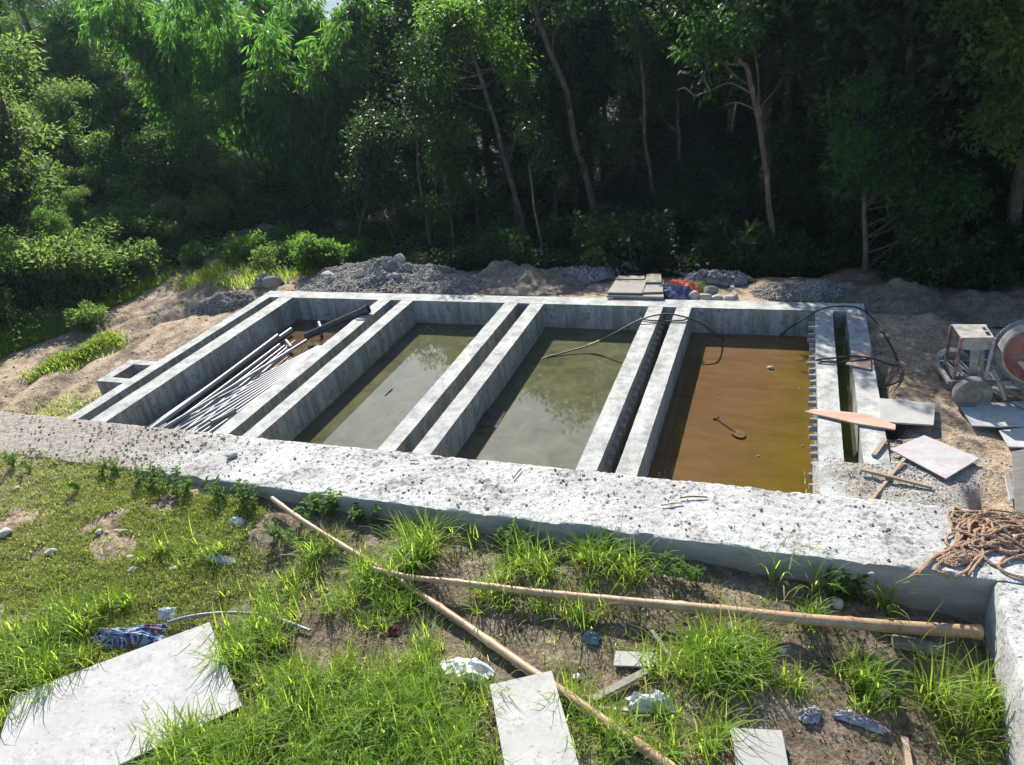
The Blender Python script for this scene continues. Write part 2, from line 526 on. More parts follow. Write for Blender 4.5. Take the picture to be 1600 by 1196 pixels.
M = dict(
    tank=m_tank(), retain=m_retain(), ground=m_ground(),
    gravel=m_heap('grey_gravel', (.20, .185, .16), (.37, .35, .315), 46),
    sand=m_heap('river_sand', (.29, .245, .19), (.40, .35, .28), 90),
    drysand=m_heap('dull_sand', (.19, .165, .13), (.29, .26, .21), 80),
    chips=m_stones('grey_chips', (.14, .13, .115), (.43, .405, .36)),
    yardchips=m_stones('yard_chips', (.17, .16, .145), (.42, .39, .35)),
    darkchips=m_stones('dark_chips', (.06, .06, .06), (.24, .235, .23)),
    rock=m_stones('field_stone', (.30, .27, .22), (.42, .39, .34)),
    water_green=m_water('green_pond_water', (.085, .084, .043), 'green'),
    water_brown=m_water('brown_silty_water', (.128, .074, .033), 'brown'),
    water_mud=m_water('mud_puddle', (.085, .052, .030), 'green'),
    water_chan=m_water('algae_water', (.10, .115, .022), 'green'),
    water_dark=m_water('channel_water', (.055, .065, .02), 'green'),
    pvc=simple('grey_plastic_pipe', (.225, .23, .25), .42, .08, 5, .05, dirt=(.28, .25, .22), dirt_amt=.4),
    black=simple('black_plastic_pipe', (.022, .024, .027), .38, .3, 6, .05, dirt=(.12, .11, .10), dirt_amt=.35),
    hose=simple('black_hose', (.025, .026, .028), .5, .3, 6, .05),
    ply=m_board('white_board', (.43, .42, .405), 1.),
    ply2=m_board('cream_board', (.41, .405, .37), .9),
    plyred=m_board('stained_board', (.44, .43, .42), .6, (.36, .25, .235)),
    plygrey=m_board('grey_board', (.36, .355, .325), .6),
    orange=m_board('pink_plank', (.52, .33, .24), .25, None, True),
    shadeply=m_board('shaded_board', (.075, .045, .045), .3),  # shade put into the colour, for the board sunk in the third basin
    wood=m_board('raw_wood', (.36, .27, .18), .4, None, True),
    oldwood=m_board('old_planks', (.27, .24, .195), .9, None, True),
    bamboo=m_bamboo(),
    rope=simple('coir_rope', (.33, .215, .14), .9, .3, 30, .5, 160),
    rust=simple('rusty_red_steel', (.17, .055, .04), .75, .45, 14, .4, dirt=(.24, .20, .16), dirt_amt=.85, dirt_scale=7),
    mortar=simple('mortar_crusted_steel', (.29, .275, .245), .9, .3, 14, .8, 50, dirt=(.17, .13, .09), dirt_amt=.5, dirt_scale=6),
    steel=simple('grey_steel', (.14, .15, .16), .6, .35, 12, .4, dirt=(.30, .28, .25), dirt_amt=.6),
    rubber=simple('dusty_rubber', (.13, .125, .115), .85, .25, 12, .4, dirt=(.34, .31, .27), dirt_amt=.6),
    disc=simple('dusty_wheel_disc', (.20, .165, .11), .8, .25, 20, .4, dirt=(.2, .17, .12), dirt_amt=.6),
    orangepaint=simple('orange_red_paint', (.21, .07, .045), .75, .3, 9, .3, dirt=(.24, .20, .17), dirt_amt=.8, dirt_scale=6),
    white_plastic=simple('white_plastic', (.56, .57, .585), .45, .08, 8, .4, 30),
    clear_plastic=simple('cloudy_plastic', (.50, .53, .54), .25, .25, 12, .4, 30),
    rag=m_cloth('whitish_rag', [(.16, .16, .17), (.34, .34, .36), (.50, .50, .51)], 12),
    orange_cloth=m_cloth('orange_cloth', [(.50, .10, .03), (.62, .17, .06), (.70, .30, .20)], 5),
    blue_cloth=m_cloth('blue_cloth', [(.035, .04, .09), (.10, .11, .2), (.40, .36, .42)], 7),
    sack=m_cloth('printed_sack', [(.012, .03, .12), (.025, .075, .24), (.30, .33, .36), (.02, .05, .17), (.30, .06, .02), (.03, .07, .2), (.50, .33, .03), (.02, .04, .14)], 5.5),
    sheet=m_cloth('dirty_sheet', [(.07, .064, .07), (.19, .18, .175), (.44, .43, .41)], 22),
    bark=m_bark('brown_bark', (.055, .045, .035), (.13, .105, .08)),
    palebark=m_bark('pale_bark', (.07, .055, .04), (.15, .115, .08)),
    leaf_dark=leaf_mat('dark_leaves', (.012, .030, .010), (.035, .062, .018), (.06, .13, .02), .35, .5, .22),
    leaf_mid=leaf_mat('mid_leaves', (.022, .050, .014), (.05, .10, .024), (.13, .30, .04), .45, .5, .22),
    leaf_lit=leaf_mat('sunlit_leaves', (.045, .080, .018), (.10, .145, .032), (.23, .48, .05), .52, .5, .3),  # sunlight put into the colour: brighter copy of the dark leaves
    bamboo_leaf=leaf_mat('bamboo_leaves', (.040, .075, .022), (.08, .15, .04), (.23, .52, .06), .55, .45, .35),
    bush=leaf_mat('bush_leaves', (.05, .085, .028), (.135, .165, .055), (.32, .50, .10), .5, .6, .2),
    weed=leaf_mat('weed_leaves', (.05, .10, .018), (.10, .16, .03), (.28, .55, .05), .5, .65, .15),
    grass=leaf_mat('grass_blades', (.10, .18, .02), (.21, .30, .05), (.66, .86, .11), .55, .5, .3),
    short=leaf_mat('short_grass', (.14, .18, .035), (.30, .33, .08), (.62, .72, .13), .45, .6, .2),
    litter=leaf_mat('fallen_leaves', (.05, .035, .022), (.20, .14, .085), (.1, .07, .04), .2, .8, .15),
    dry=leaf_mat('dry_straw', (.20, .15, .08), (.32, .25, .14), (.2, .15, .07), .3, .7, .2),
)

# ------------------------------------------------------------------ ground
XE = [7, 8, 9.6, 10.8, 12, 13.5, 16]; XV = [-14.3, -14.4, -14.9, -14.5, -14.6, -14.4, -15.2]
def track_edge(y): return np.interp(y, XE, XV)
def H(x, y):
    x = np.asarray(x, float); y = np.asarray(y, float)
    bump = fbm(x*1.4, y*1.4, 0, 4, 3)
    fine = fbm(x*7, y*7, 0, 3, 9)
    # foreground bank
    zf = np.interp(x, [-12, -8.3, -7, -5.6, -4.3, -3.2, -.6, .2, 1.5, 2.5], [.09, .07, -.02, -.10, -.12, -.16, -.16, -.18, -.40, -.5])
    zf = zf - .10*sstep(5.6, 4.6, y)*sstep(-7, -5, x) + bump*.06*sstep(-9.5, -7, x) + fine*.022
    zf = zf - .12*sstep(.6, 1.5, x)*sstep(5.2, 4.6, y)
    # left flat with the track
    e = track_edge(y) + fbm(y*.8, x*0, 0, 2, 5)*.4
    zl = -.5 + bump*.05 + fine*.02
    rut = np.exp(-((x-(e+1.1+.25*np.sin(y)))/.16)**2)+np.exp(-((x-(e+2.1+.25*np.sin(y)))/.16)**2)
    wig = fbm(x*3.2+y*1.1, y*1.2-x*.3, 0, 4, 41)
    zl = zl + .05*wig*sstep(-10.2, -11, x)
    zl = zl - .10*rut + .06*np.exp(-((x-(e+1.6+.25*np.sin(y)))/.2)**2)
    bankh = np.maximum(0, e-.25-x)
    zl = zl + np.minimum(bankh*.42, .9) + np.maximum(0, bankh-2.2)*.20
    zl = np.minimum(zl, 4.5)
    # right yard
    zr = -.02 - .10*sstep(7.7, 8.6, y) - .05*sstep(2, 3, x) + bump*.03 + fine*.018
    zr = zr - .30*np.exp(-((x-1.28)/.10)**2)*sstep(8.3, 8.7, y)*sstep(10.6, 10.1, y)
    nz = fbm(x*5, y*5, 0, 3, 15)
    zr = zr + (.04+.035*nz)*sstep(7.78, 7.45, y+.12*nz)*sstep(.42, .9, x+.15*nz)*sstep(1.7, 1.2, x)
    zr = zr - .3*np.exp(-((x-2.0)/.10)**2-((y-7.15)/.28)**2)
    # behind
    tz = sstep(-6, -1.5, x + (y-18)*.15)
    valley = -.3 - 1.3*sstep(13.8, 19, y) + .10*np.maximum(0, y-24)
    hill = -.27 - .55*sstep(13.9, 15.4, y)*sstep(1.2, .2, x) + .34*np.maximum(0, y-15.9)
    zb = valley*(1-tz)+hill*tz + bump*.10 + fine*.02
    mid = np.where(x < -10, zl, zr)
    lw = sstep(-12.5, -15.5, x)
    back = zb*(1-lw)+zl*lw
    wb = sstep(12.2, 13.6, y)
    z = mid*(1-wb)+back*wb
    z = np.where(y < 6.3, np.where(x > 1.9, zr*0+zf, zf), z)
    far = np.maximum(0, np.hypot(x+5, y-12)-34)
    z = z - far*.06*sstep(-2, -14, x)
    z = np.where(far > 0, np.clip(z, -34, 9), z)
    return z
def hit(px, py, dz=0.):
    z = -.3
    for _ in range(25):
        p = at(px, py, z); z = .5*z+.5*float(H(p[0], p[1]))
    p = at(px, py, z+dz); return p
def gpos(x, y, dz=0.): return np.array([x, y, float(H(x, y))+dz])

gx = np.concatenate([np.linspace(-1240, -90, 24)[:-1], np.linspace(-90, -24, 34)[:-1], np.linspace(-24, -17, 60)[:-1], np.linspace(-17, 4.5, 400)[:-1], np.linspace(4.5, 12, 50)[:-1], np.linspace(12, 80, 30)[:-1], np.linspace(80, 750, 16)])
gy = np.concatenate([np.linspace(-20, 1.5, 18)[:-1], np.linspace(1.5, 6.4, 120)[:-1], np.linspace(6.4, 16, 190)[:-1], np.linspace(16, 27, 90)[:-1], np.linspace(27, 110, 40)[:-1], np.linspace(110, 900, 24)])
GX, GY = np.meshgrid(gx, gy)
GZ = H(GX, GY)
nx, ny = len(gx), len(gy)
idx = np.arange(nx*ny).reshape(ny, nx)
Fq = np.stack([idx[:-1, :-1], idx[:-1, 1:], idx[1:, 1:], idx[1:, :-1]], -1).reshape(-1, 4)
cxm = (GX[:-1, :-1]+GX[1:, 1:]).ravel()/2; cym = (GY[:-1, :-1]+GY[1:, 1:]).ravel()/2
hole = (cxm > -10.12) & (cxm < 1.1) & (cym > 6.1) & (cym < 12.15) & ~((cxm > .40) & (cym < 7.62))
hole |= (cxm > -12.8) & (cxm < 3) & (cym > 6.0) & (cym < 6.7)
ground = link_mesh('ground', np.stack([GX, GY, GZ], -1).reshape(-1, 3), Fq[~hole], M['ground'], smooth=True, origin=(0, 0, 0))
tag(ground, kind='structure')
# zones
E_ = track_edge(GY)
zs = sstep(.15, -.35, E_-GX)*0
sandm = (sstep(-.5, .0, GX-E_)*(GX < -9.8)*sstep(15.5, 14, GY)*(GY > 6.3))*(.62+.5*fbm(GX*2.6+GY, GY*1.0, 0, 4, 51))
sandm = np.maximum(sandm, (GX > 1.0)*(GY > 6.4)*(GY < 13.2)*.62)
sandm = np.maximum(sandm, sstep(12.1, 12.4, GY)*sstep(14.3, 13.4, GY)*(GX > -11)*(GX < 2.5)*.75)
sandm = np.maximum(sandm, np.exp(-((GX+13.3)/1.5)**2-((GY-22.5)/2.2)**2)*1.2)
sandm = np.maximum(sandm, .25*(GY < 5.9)*sstep(-6, -4, GX))
sandm = np.maximum(sandm, .5*(GY < 5.9)*sstep(-5.2, -6.2, GX))
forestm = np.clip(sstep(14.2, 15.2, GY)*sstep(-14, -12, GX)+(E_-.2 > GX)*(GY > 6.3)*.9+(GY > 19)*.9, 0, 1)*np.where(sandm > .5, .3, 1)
gravm = .9*np.exp(-((GX-1.25)/.55)**2-((GY-7.4)/.75)**2)+.55*np.exp(-((GX-1.9)/.5)**2-((GY-7.9)/.5)**2)+.5*np.exp(-((GX+8.6)/1.2)**2-((GY-5.75)/.25)**2)
gravm = np.maximum(gravm, (GX > .4)*(GX < 2.0)*(GY < 7.75)*(GY > 6.6)*.62)
ca = ground.data.color_attributes.new('zone', 'FLOAT_COLOR', 'POINT')
ca.data.foreach_set('color', np.stack([np.clip(sandm, 0, 1), forestm, np.clip(gravm, 0, 1), np.ones_like(gravm)], -1).astype(np.float32).ravel())

# far hazy ridge beyond the valley
hv = []; hx = np.linspace(-1230, 740, 150); hy = np.linspace(430, 890, 40)
HX, HY = np.meshgrid(hx, hy)
HZ = np.minimum(-30 + (HY-430)*.26*(.85+.5*fbm(HX*.003, HY*0+2, 0, 3, 21)) + 9*fbm(HX*.02, HY*.02, 0, 4, 22), 104)
id2 = np.arange(HX.size).reshape(HX.shape)
hf = np.stack([id2[:-1, :-1], id2[:-1, 1:], id2[1:, 1:], id2[1:, :-1]], -1).reshape(-1, 4)
hm = simple('wooded_ridge', (.05, .085, .05), .9, .4, .08, 0)
hill = link_mesh('hill', np.stack([HX, HY, HZ], -1).reshape(-1, 3), hf, hm, smooth=True)
tag(hill, kind='structure')

# ------------------------------------------------------------------ tank
def conc(a, b, res=.07, amp=.004, name='tank_wall', parent=None, m=None, seed=0, rnd=.012):
    """box whose faces are gridded, gently uneven and with worn arrises"""
    a = np.array(a, float); b = np.array(b, float); V = []; Fs = []; off = 0
    for ax in range(3):
        for side in (0, 1):
            u, v = [i for i in range(3) if i != ax]
            nu = max(1, min(150, int((b[u]-a[u])/res))); nv = max(1, min(150, int((b[v]-a[v])/res)))
            U, VV = np.meshgrid(np.linspace(a[u], b[u], nu+1), np.linspace(a[v], b[v], nv+1), indexing='ij')
            P = np.zeros((nu+1, nv+1, 3)); P[..., u] = U; P[..., v] = VV; P[..., ax] = (b if side else a)[ax]
            I = np.arange((nu+1)*(nv+1)).reshape(nu+1, nv+1)+off
            q = np.stack([I[:-1, :-1], I[1:, :-1], I[1:, 1:], I[:-1, 1:]], -1).reshape(-1, 4)
            flip = (side == 0) ^ (ax == 1)
            if flip: q = q[:, ::-1]
            V.append(P.reshape(-1, 3)); Fs.append(q); off += P.shape[0]*P.shape[1]
    V = np.concatenate(V); Fs = np.concatenate(Fs)
    d = np.stack([fbm(V[:, 0]*2.3+k*9, V[:, 1]*2.3, V[:, 2]*2.3, 3, seed+k) for k in range(3)], 1)*amp
    d += np.stack([fbm(V[:, 0]*17+k*9, V[:, 1]*17, V[:, 2]*17, 2, seed+k+5) for k in range(3)], 1)*amp*.5
    return link_mesh(name, V+d, Fs, m or M['tank'], parent)
tank = thing('settling_tank', (-4.5, 9.5, -1.1), 'long grey concrete settling tank of four open basins between double walls', 'water tank')
WX = [(-10.2, -9.98), (-9.73, -9.42), (-7.43, -7.17), (-6.93, -6.68), (-4.81, -4.56), (-4.32, -4.06), (-2.18, -1.93), (-1.71, -1.46), (.47, .73), (.93, 1.2)]
for i, (x0, x1) in enumerate(WX):
    y0 = 6.86
    if i >= 8: y0 = 6.88
    conc((x0, y0, -1.1), (x1, 11.945, -.002), parent=tank, seed=i*3)
conc((-10.2, 11.94, -1.1), (1.2, 12.27, .0), name='back_wall', parent=tank, seed=50)
conc((.735, 6.885, -1.1), (.925, 7.63, -.012), name='channel_end', parent=tank, seed=60)
MB().box((-10.2, 6.86, -1.2), (1.2, 12.27, -1.1)).build('tank_floor', M['tank'], tank)
for k in range(24):
    y = 7.12+k*(11.72-7.12)/23+random.uniform(-.022, .022); zz = -.13+random.uniform(-.012, .012)
    mb = MB().tube([(.5, y, zz), (.372+random.uniform(-.02, .025), y+random.uniform(-.012, .012), zz-random.uniform(0, .012))], .034, 12)
    o = mb.build('drain_pipe', M['pvc'], tank, smooth=True)
for k in range(22):
    y = 7.2+k*.212
    MB().tube([(-1.95, y, -.16), (-1.86, y, -.165)], .032, 10).build('drain_pipe', M['pvc'], tank, smooth=True)

def water(x0, x1, y0, y1, z, m):
    n = 2
    V = [(x0, y0, z), (x1, y0, z), (x1, y1, z), (x0, y1, z)]
    o = link_mesh('water', V, [(0, 1, 2, 3)], m); tag(o, kind='structure'); return o
WZ = -.46
water(-6.7, -4.79, 6.84, 11.96, WZ, M['water_green'])
water(-4.08, -2.16, 6.84, 11.96, WZ, M['water_green'])
water(-1.48, .49, 6.84, 11.96, WZ, M['water_brown'])
water(.71, .95, 7.6, 11.96, -.30, M['water_chan'])
water(-9.44, -7.41, 6.84, 11.96, -.485, M['water_mud'])
water(-10.0, -9.71, 6.84, 11.96, -.85, M['water_dark'])
water(-7.19, -6.91, 6.84, 11.96, -.85, M['water_dark'])
water(-4.58, -4.3, 6.84, 11.96, -.85, M['water_dark'])
water(-1.95, -1.69, 6.84, 11.96, -.7, M['water_dark'])

# ------------------------------------------------------------------ retaining wall (front) with its return
def rough_wall(name, xs, prof_y, top, bottom, along='x', seed=0, label='', back_plain=True):
    """long masonry wall, rough uneven top, ragged arrises"""
    y0, y1 = prof_y
    ny_ = max(10, int((y1-y0)/.03))
    prof = [(y0, z) for z in np.linspace(bottom, top-.02, 12)]+[(y0+.012, top)]
    prof += [(y, top) for y in np.linspace(y0+.04, y1-.04, ny_)]
    prof += [(y1-.012, top)]+[(y1, z) for z in np.linspace(top-.02, bottom, 8)]
    prof = np.array(prof); n = len(prof); m = len(xs)
    X = np.repeat(np.array(xs)[:, None], n, 1); Y = np.repeat(prof[None, :, 0], m, 0); Z = np.repeat(prof[None, :, 1], m, 0)
    topm = (Z > top-.03)
    inner = (Y > y0+.03) & (Y < y1-.03) & topm
    r1 = fbm(X*1.7, Y*1.7, 0, 3, seed); r2 = fbm(X*14, Y*14, 0, 3, seed+1); r3 = fbm(X*34, Y*34, 0, 2, seed+2)
    Z = Z+np.where(topm, r1*.012+r2*.005+np.minimum(r3+.15, 0)*.030, r1*.004)
    edge = topm & ~inner
    e1 = fbm(X*9, Y*2, 0, 3, seed+4)
    Z = Z+np.where(edge, -.004-np.maximum(0, e1-.1)*.05, 0)
    Y = Y+np.where(~inner, fbm(X*5, Z*3, 0, 3, seed+6)*.02+np.where(topm, e1*.02, 0), 0)
    V = np.stack([X, Y, Z] if along == 'x' else [Y, X, Z], -1).reshape(-1, 3)
    I = np.arange(m*n).reshape(m, n)
    Fs = np.stack([I[:-1, :-1], I[1:, :-1], I[1:, 1:], I[:-1, 1:]], -1).reshape(-1, 4)
    if along == 'y': Fs = Fs[:, ::-1]
    return V, Fs
rw = thing('retaining_wall', (-4, 6.3, -1.2), 'broad white mortared retaining wall with a pitted top in front of the tank', 'wall')
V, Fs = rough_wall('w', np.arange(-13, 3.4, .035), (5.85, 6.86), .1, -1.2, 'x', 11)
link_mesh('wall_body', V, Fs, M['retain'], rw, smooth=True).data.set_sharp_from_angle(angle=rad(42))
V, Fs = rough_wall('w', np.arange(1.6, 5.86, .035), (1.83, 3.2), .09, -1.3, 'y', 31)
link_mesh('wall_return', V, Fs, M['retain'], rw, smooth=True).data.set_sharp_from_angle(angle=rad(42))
#--CHUNK2--
# ------------------------------------------------------------------ loose gravel (uncountable) and single stones
def scatter_gravel(name, P, size, m):
    V, Fs = pebbles(P, size)
    o = link_mesh(name, V, Fs, m, smooth=False); tag(o, kind='stuff'); return o
n = 1900
x = rng.uniform(-8.5, 1.9, n); y = rng.uniform(5.9, 6.82, n); keep = rng.random(n) < (.35+.65*(fbm(x*1.5, y*1.5, 0, 2, 4) > .05))
x, y = x[keep], y[keep]; z = np.full(len(x), .103)
s_ = .003+.020*rng.random(len(x))**5
nl = 1500
x2 = -7.0-rng.gamma(1.6, 1.3, nl); y2 = rng.uniform(5.7, 6.82, nl); ok = x2 > -12.9
x2, y2 = x2[ok], y2[ok]; z2 = np.where(y2 < 5.88, H(x2, y2)+.01, .112+.02*np.maximum(0, fbm(x2*2, y2*2, 0, 2, 8)))
scatter_gravel('wall_gravel', np.stack([np.r_[x, x2], np.r_[y, y2], np.r_[z, z2]], 1), np.r_[s_, .004+.018*rng.random(len(x2))**4], M['chips'])
n = 3000
x = rng.normal(1.35, .5, n); y = rng.normal(7.75, .55, n)
ok = (x > .5) & (x < 2.6) & (y > 6.9) & (y < 9.4) & ~((x < .96) & (x > .7) & (y > 7.6)) & ~((x < 1.2) & (y > 7.7)); x, y = x[ok], y[ok]
scatter_gravel('yard_gravel', np.stack([x, y, H(x, y)+.003], 1), .004+.009*rng.random(len(x))**2, M['yardchips'])
n = 2600
x = rng.uniform(-8, 1.75, n); y = rng.uniform(2.6, 5.8, n)
k = fbm(x*1.1, y*1.1, 0, 3, 44) > .0
x, y = x[k], y[k]
scatter_gravel('soil_gravel', np.stack([x, y, H(x, y)+.003], 1), .006+.016*rng.random(len(x))**3, M['chips'])
n = 1500
y = rng.uniform(7.5, 15, n); x = track_edge(y)+rng.uniform(.1, 4.2, n); ok = x < -10.3; x, y = x[ok], y[ok]
scatter_gravel('track_gravel', np.stack([x, y, H(x, y)+.004], 1),   .004+.03*rng.random(len(x))**5, M['yardchips'])

def stone_px(px, py, size, label, z=None, cat='stone', m='rock', seed=1, flat=.6, rz=0., group=None, dz=0.):
    p = at(px, py, z) if z is not None else hit(px, py)
    p = p+np.array([0, 0, dz])
    return rock('stone', p, size, M[m], label, cat, group, seed, flat, rz)
stone_px(362, 714, (.075, .05, .035), 'brown flat stone lying alone on the left part of the white wall top', .105, seed=3, rz=.6)
stone_px(1362, 897+2, (.03, .025, .02), 'dark pebble on the wall corner just below the rope coil', .10, m='darkchips', seed=8)

for (p, q, lab) in (((1034, 790), (1066, 786), 'straight brown twig lying on the white wall top near the brown basin'), ((1062, 778), (1105, 777), 'thin reddish twig beside the other one on the wall top'), ((802, 748), (815, 732), 'short dark twig on the wall top below the third basin'), ((640, 720), (654, 721), 'tiny brown twig on the wall top below the second basin')):
    a, b = at(*p, .125), at(*q, .122)
    tag(MB().tube([a, (a*.5+b*.5)+np.array([0, .01, .006]), b], .0075, 6).build('twig', M['wood'] if 'brown' in lab else M['bark']), lab, 'twig')
# ------------------------------------------------------------------ things in the first basin
ZP = -.425
pg = 'grey plastic pipes in the first basin'
pl = [  # far px, near px, radius, dz
    ((434, 525), (283, 636), .042, .10, 'thick grey pipe lying topmost along the shaded basin wall'),
    ((455, 515), (235, 667), .042, .04, None),
    ((437, 539), (262, 668), .030, .05, None),
    ((445, 541), (276, 670), .026, .0, None), ((450, 543), (290, 672), .026, .0, None), ((453, 546), (302, 674), .026, .0, None),
    *[((512-2.6*k, 534.5+2.9*k), (276+7.6*k, 655+1.7*k), .027, .004*(k % 3), None) for k in range(11)],
    ((479, 532), (250, 672), .028, .085, 'pale grey pipe lying slantwise across the top of the pipe bundle'),
    ((330, 660), (368, 640), .032, .06, 'short grey pipe at the near end of the bundle'),
]
for far, near, r, dz, lab in pl:
    a = at(*far, ZP+dz); b = at(*near, ZP+dz)
    if a[0] > -7.5: a[0] = -7.52
    if b[0] > -7.5: b[0] = -7.52
    if lab and 'short' not in lab or lab is None:
        d = (b-a)/np.linalg.norm(b-a)
        b = a+(b-a)*((a[1]-6.93)/(a[1]-b[1]))
        b[0] = min(max(b[0], -9.36), -7.5)
    P = [a+(b-a)*t for t in np.linspace(0, 1, 9)]
    for i_, p in enumerate(P): p[2] -= .012*math.sin(math.pi*i_/8)
    o = MB().tube(P, r, 14).build('plastic_pipe', M['pvc'], smooth=True)
    tag(o, lab or 'grey plastic pipe lying lengthwise among the others on the basin floor', 'pipe', pg)
a, b = at(498, 503, -.36), at(503, 521, -.42)
tag(MB().tube([a, (a+b)/2+(0, 0, .01), b, b+np.array([.02, -.10, .03])], .034, 12).build('pipe_elbow', M['pvc'], smooth=True), 'short bent grey pipe standing by the low end of the black pipe', 'pipe')
a, b = at(447, 533, -.36), at(455, 543, -.38)
tag(MB().tube([a, b], .036, 12).build('pipe_piece', M['pvc'], smooth=True), 'stubby white pipe offcut at the far end of the pipe bundle', 'pipe')
bp = thing('drain_pipe', at(478, 526, -.38), 'thick black plastic pipe propped slantwise over the basin wall', 'pipe')
a = at(478, 526, -.34); b = at(573, 484, .115); d = (b-a)/np.linalg.norm(b-a)
MB().tube([a+(b-a)*t for t in np.linspace(0, 1, 8)], .072, 20, caps=False).build('pipe_body', M['black'], bp, smooth=True)
MB().lathe([(-.01, .055), (-.01, .086), (.07, .086), (.07, .058), (-.01, .055)], b-d*.03, d, 20).build('pipe_collar', M['black'], bp, smooth=True)
MB().lathe([(0, .058), (.005, .0)], b-d*.06, d, 16).build('end_cap', M['oldwood'], bp)
tag(MB().slab([at(556, 499, .02), at(572, 499, .02), (at(581, 490, .02)), at(566, 490, .02)], .016).build('board_offcut', M['plygrey']), 'small grey board offcut lying on the wall under the black pipe', 'board')

# concrete chamber beside the left wall
ch = thing('inspection_chamber', (-10.75, 9.0, -.6), 'square open concrete chamber beside the left tank wall', 'chamber')
x0, x1, y0, y1 = -11.22, -10.21, 8.45, 9.28
t_ = .16
for (a, b) in (((x0, y0, -.8), (x1, y0+t_, -.2)), ((x0, y1-t_, -.8), (x1, y1, -.2)), ((x0, y0+t_, -.8), (x0+t_+.04, y1-t_, -.203)), ((x1-t_, y0+t_, -.8), (x1, y1-t_, -.203))):
    conc(a, b, name='chamber_wall', parent=ch, seed=int(a[0]*7))
MB().box((x0+t_, y0+t_, -.8), (x1-t_, y1-t_, -.62)).build('chamber_floor', M['tank'], ch)

# floating board in the third basin
c = [at(760, 641, WZ+.05), at(787, 643, WZ+.01), at(771, 667, WZ+.005), at(750, 664, WZ+.05)]
tag(MB().slab(c, .025).build('board', M['shadeply']), 'small board, coloured dark brown for its shade, half sunk in the third basin water by its wall', 'board')
c = [at(787, 643, WZ+.014), at(790, 644, WZ+.012), at(775, 668, WZ+.01), at(771, 667, WZ+.014)]  # strip added for the board's sunlit edge, no separate batten
tag(MB().slab(c, .02).build('batten', M['orange']), 'thin pinkish strip added for the sunlit edge of the sunk board', 'batten')
# twigs in the water
for (p, q, lab) in (((667, 511), (679, 517), 'pale stick floating in the shaded end of the second basin'), ((602, 618), (613, 608), 'thin dark twig floating in the middle of the second basin')):
    a, b = at(*p, WZ+.006), at(*q, WZ+.006)
    tag(MB().tube([a, (a+b)/2+(0, 0, .004), b], .009, 6).build('stick', M['wood'] if 'pale' in lab else M['bark']), lab, 'stick')

# shovel in the brown basin
sh = thing('shovel', at(1150, 672, WZ), 'muddy shovel lying flat in the brown silty water', 'shovel')
mud = simple('mud_coated', (.105, .062, .03), .95, .3, 14, .3, spec=.1)
a, b = at(1119, 654, WZ+.012), at(1147, 674, WZ+.010)
d = (b-a)/np.linalg.norm(b-a); sdv = np.cross(d, (0, 0, 1)); sdv /= np.linalg.norm(sdv)
MB().tube([a, b+d*.03], .0105, 8).build('shaft', mud, sh, smooth=True)
MB().tube([a-sdv*.045-d*.01, a, a+sdv*.045-d*.01], .013, 8).build('grip', mud, sh, smooth=True)
V = []; Fs = []
for i in range(9):
    t = i/8; w = .075*(1-.0*t) if t < .55 else .075*math.sqrt(max(.02, 1-((t-.55)/.45)**2))
    w = w*(.75+.25*min(1, t*5))
    for j in range(7):
        u = j/6*2-1
        V.append(b+d*(.0+.20*t)+sdv*u*w+np.array([0, 0, -.004+.010*u*u+.010*math.sin(t*2.6)]))
for i in range(8):
    for j in range(6): Fs.append((i*7+j, i*7+j+1, i*7+j+8, i*7+j+7))
bl = link_mesh('blade', V, Fs, mud, sh, smooth=True)
bl.modifiers.new('solid', 'SOLIDIFY').thickness = .006
stone_px(1203, 577, (.07, .035, .03), 'tan lump breaking the surface far out in the brown basin', WZ-.01, m='rock', seed=14, rz=-.2)
for px, py, i in ((1250, 608, 1), (1254, 698, 2), (1185, 714, 3), (1124, 616, 4)):
    stone_px(px, py, (.022, .014, .012), 'small dark clod poking out of the brown water', WZ-.004, m='darkchips', seed=20+i, group='clods in the brown basin')

# ------------------------------------------------------------------ hoses
def spline(P, n=80):
    P = np.array(P, float); t = np.linspace(0, 1, len(P)); d = np.r_[0, np.cumsum(np.linalg.norm(np.diff(P, axis=0), axis=1))]; t = d/d[-1]
    # catmull-rom
    out = []
    for u in np.linspace(0, 1, n):
        i = min(len(P)-2, max(0, np.searchsorted(t, u)-1)); s = (u-t[i])/(t[i+1]-t[i])
        p0, p1, p2, p3 = P[max(0, i-1)], P[i], P[i+1], P[min(len(P)-1, i+2)]
        out.append(.5*((2*p1)+(-p0+p2)*s+(2*p0-5*p1+4*p2-p3)*s*s+(-p0+3*p1-3*p2+p3)*s**3))
    return np.array(out)
h1 = [at(820, 575, WZ-.03), at(850, 560, WZ-.0), at(920, 540, WZ+.10), at(960, 521, -.12), at(1000, 500, .05), at(1040, 491, .10), at(1078, 498, .05), at(1105, 512, -.10), at(1133, 533, WZ-.03)]
hh = thing('water_hose', h1[5], 'black hose arching over the double wall between the third and brown basins', 'hose')
MB().tube(spline(h1), .013, 10).build('hose_line', M['hose'], hh, smooth=True)
k0 = spline(h1)[28]; tp = simple('yellow_tape', (.42, .30, .05), .6, .3, 20, .2)
kk = spline(h1)
MB().tube(kk[24:29], .024, 10).build('tape', tp, hh, smooth=True)
h1b = [at(1000, 498, .02), at(1018, 501, .02), at(1042, 502, .02), at(1066, 501, .02), at(1076, 497, .03)]
tag(MB().tube(spline(h1b, 30), .014, 8).build('hose_piece', M['hose'], smooth=True), 'short loop of black hose lying on the wall tops below the arching hose', 'hose')
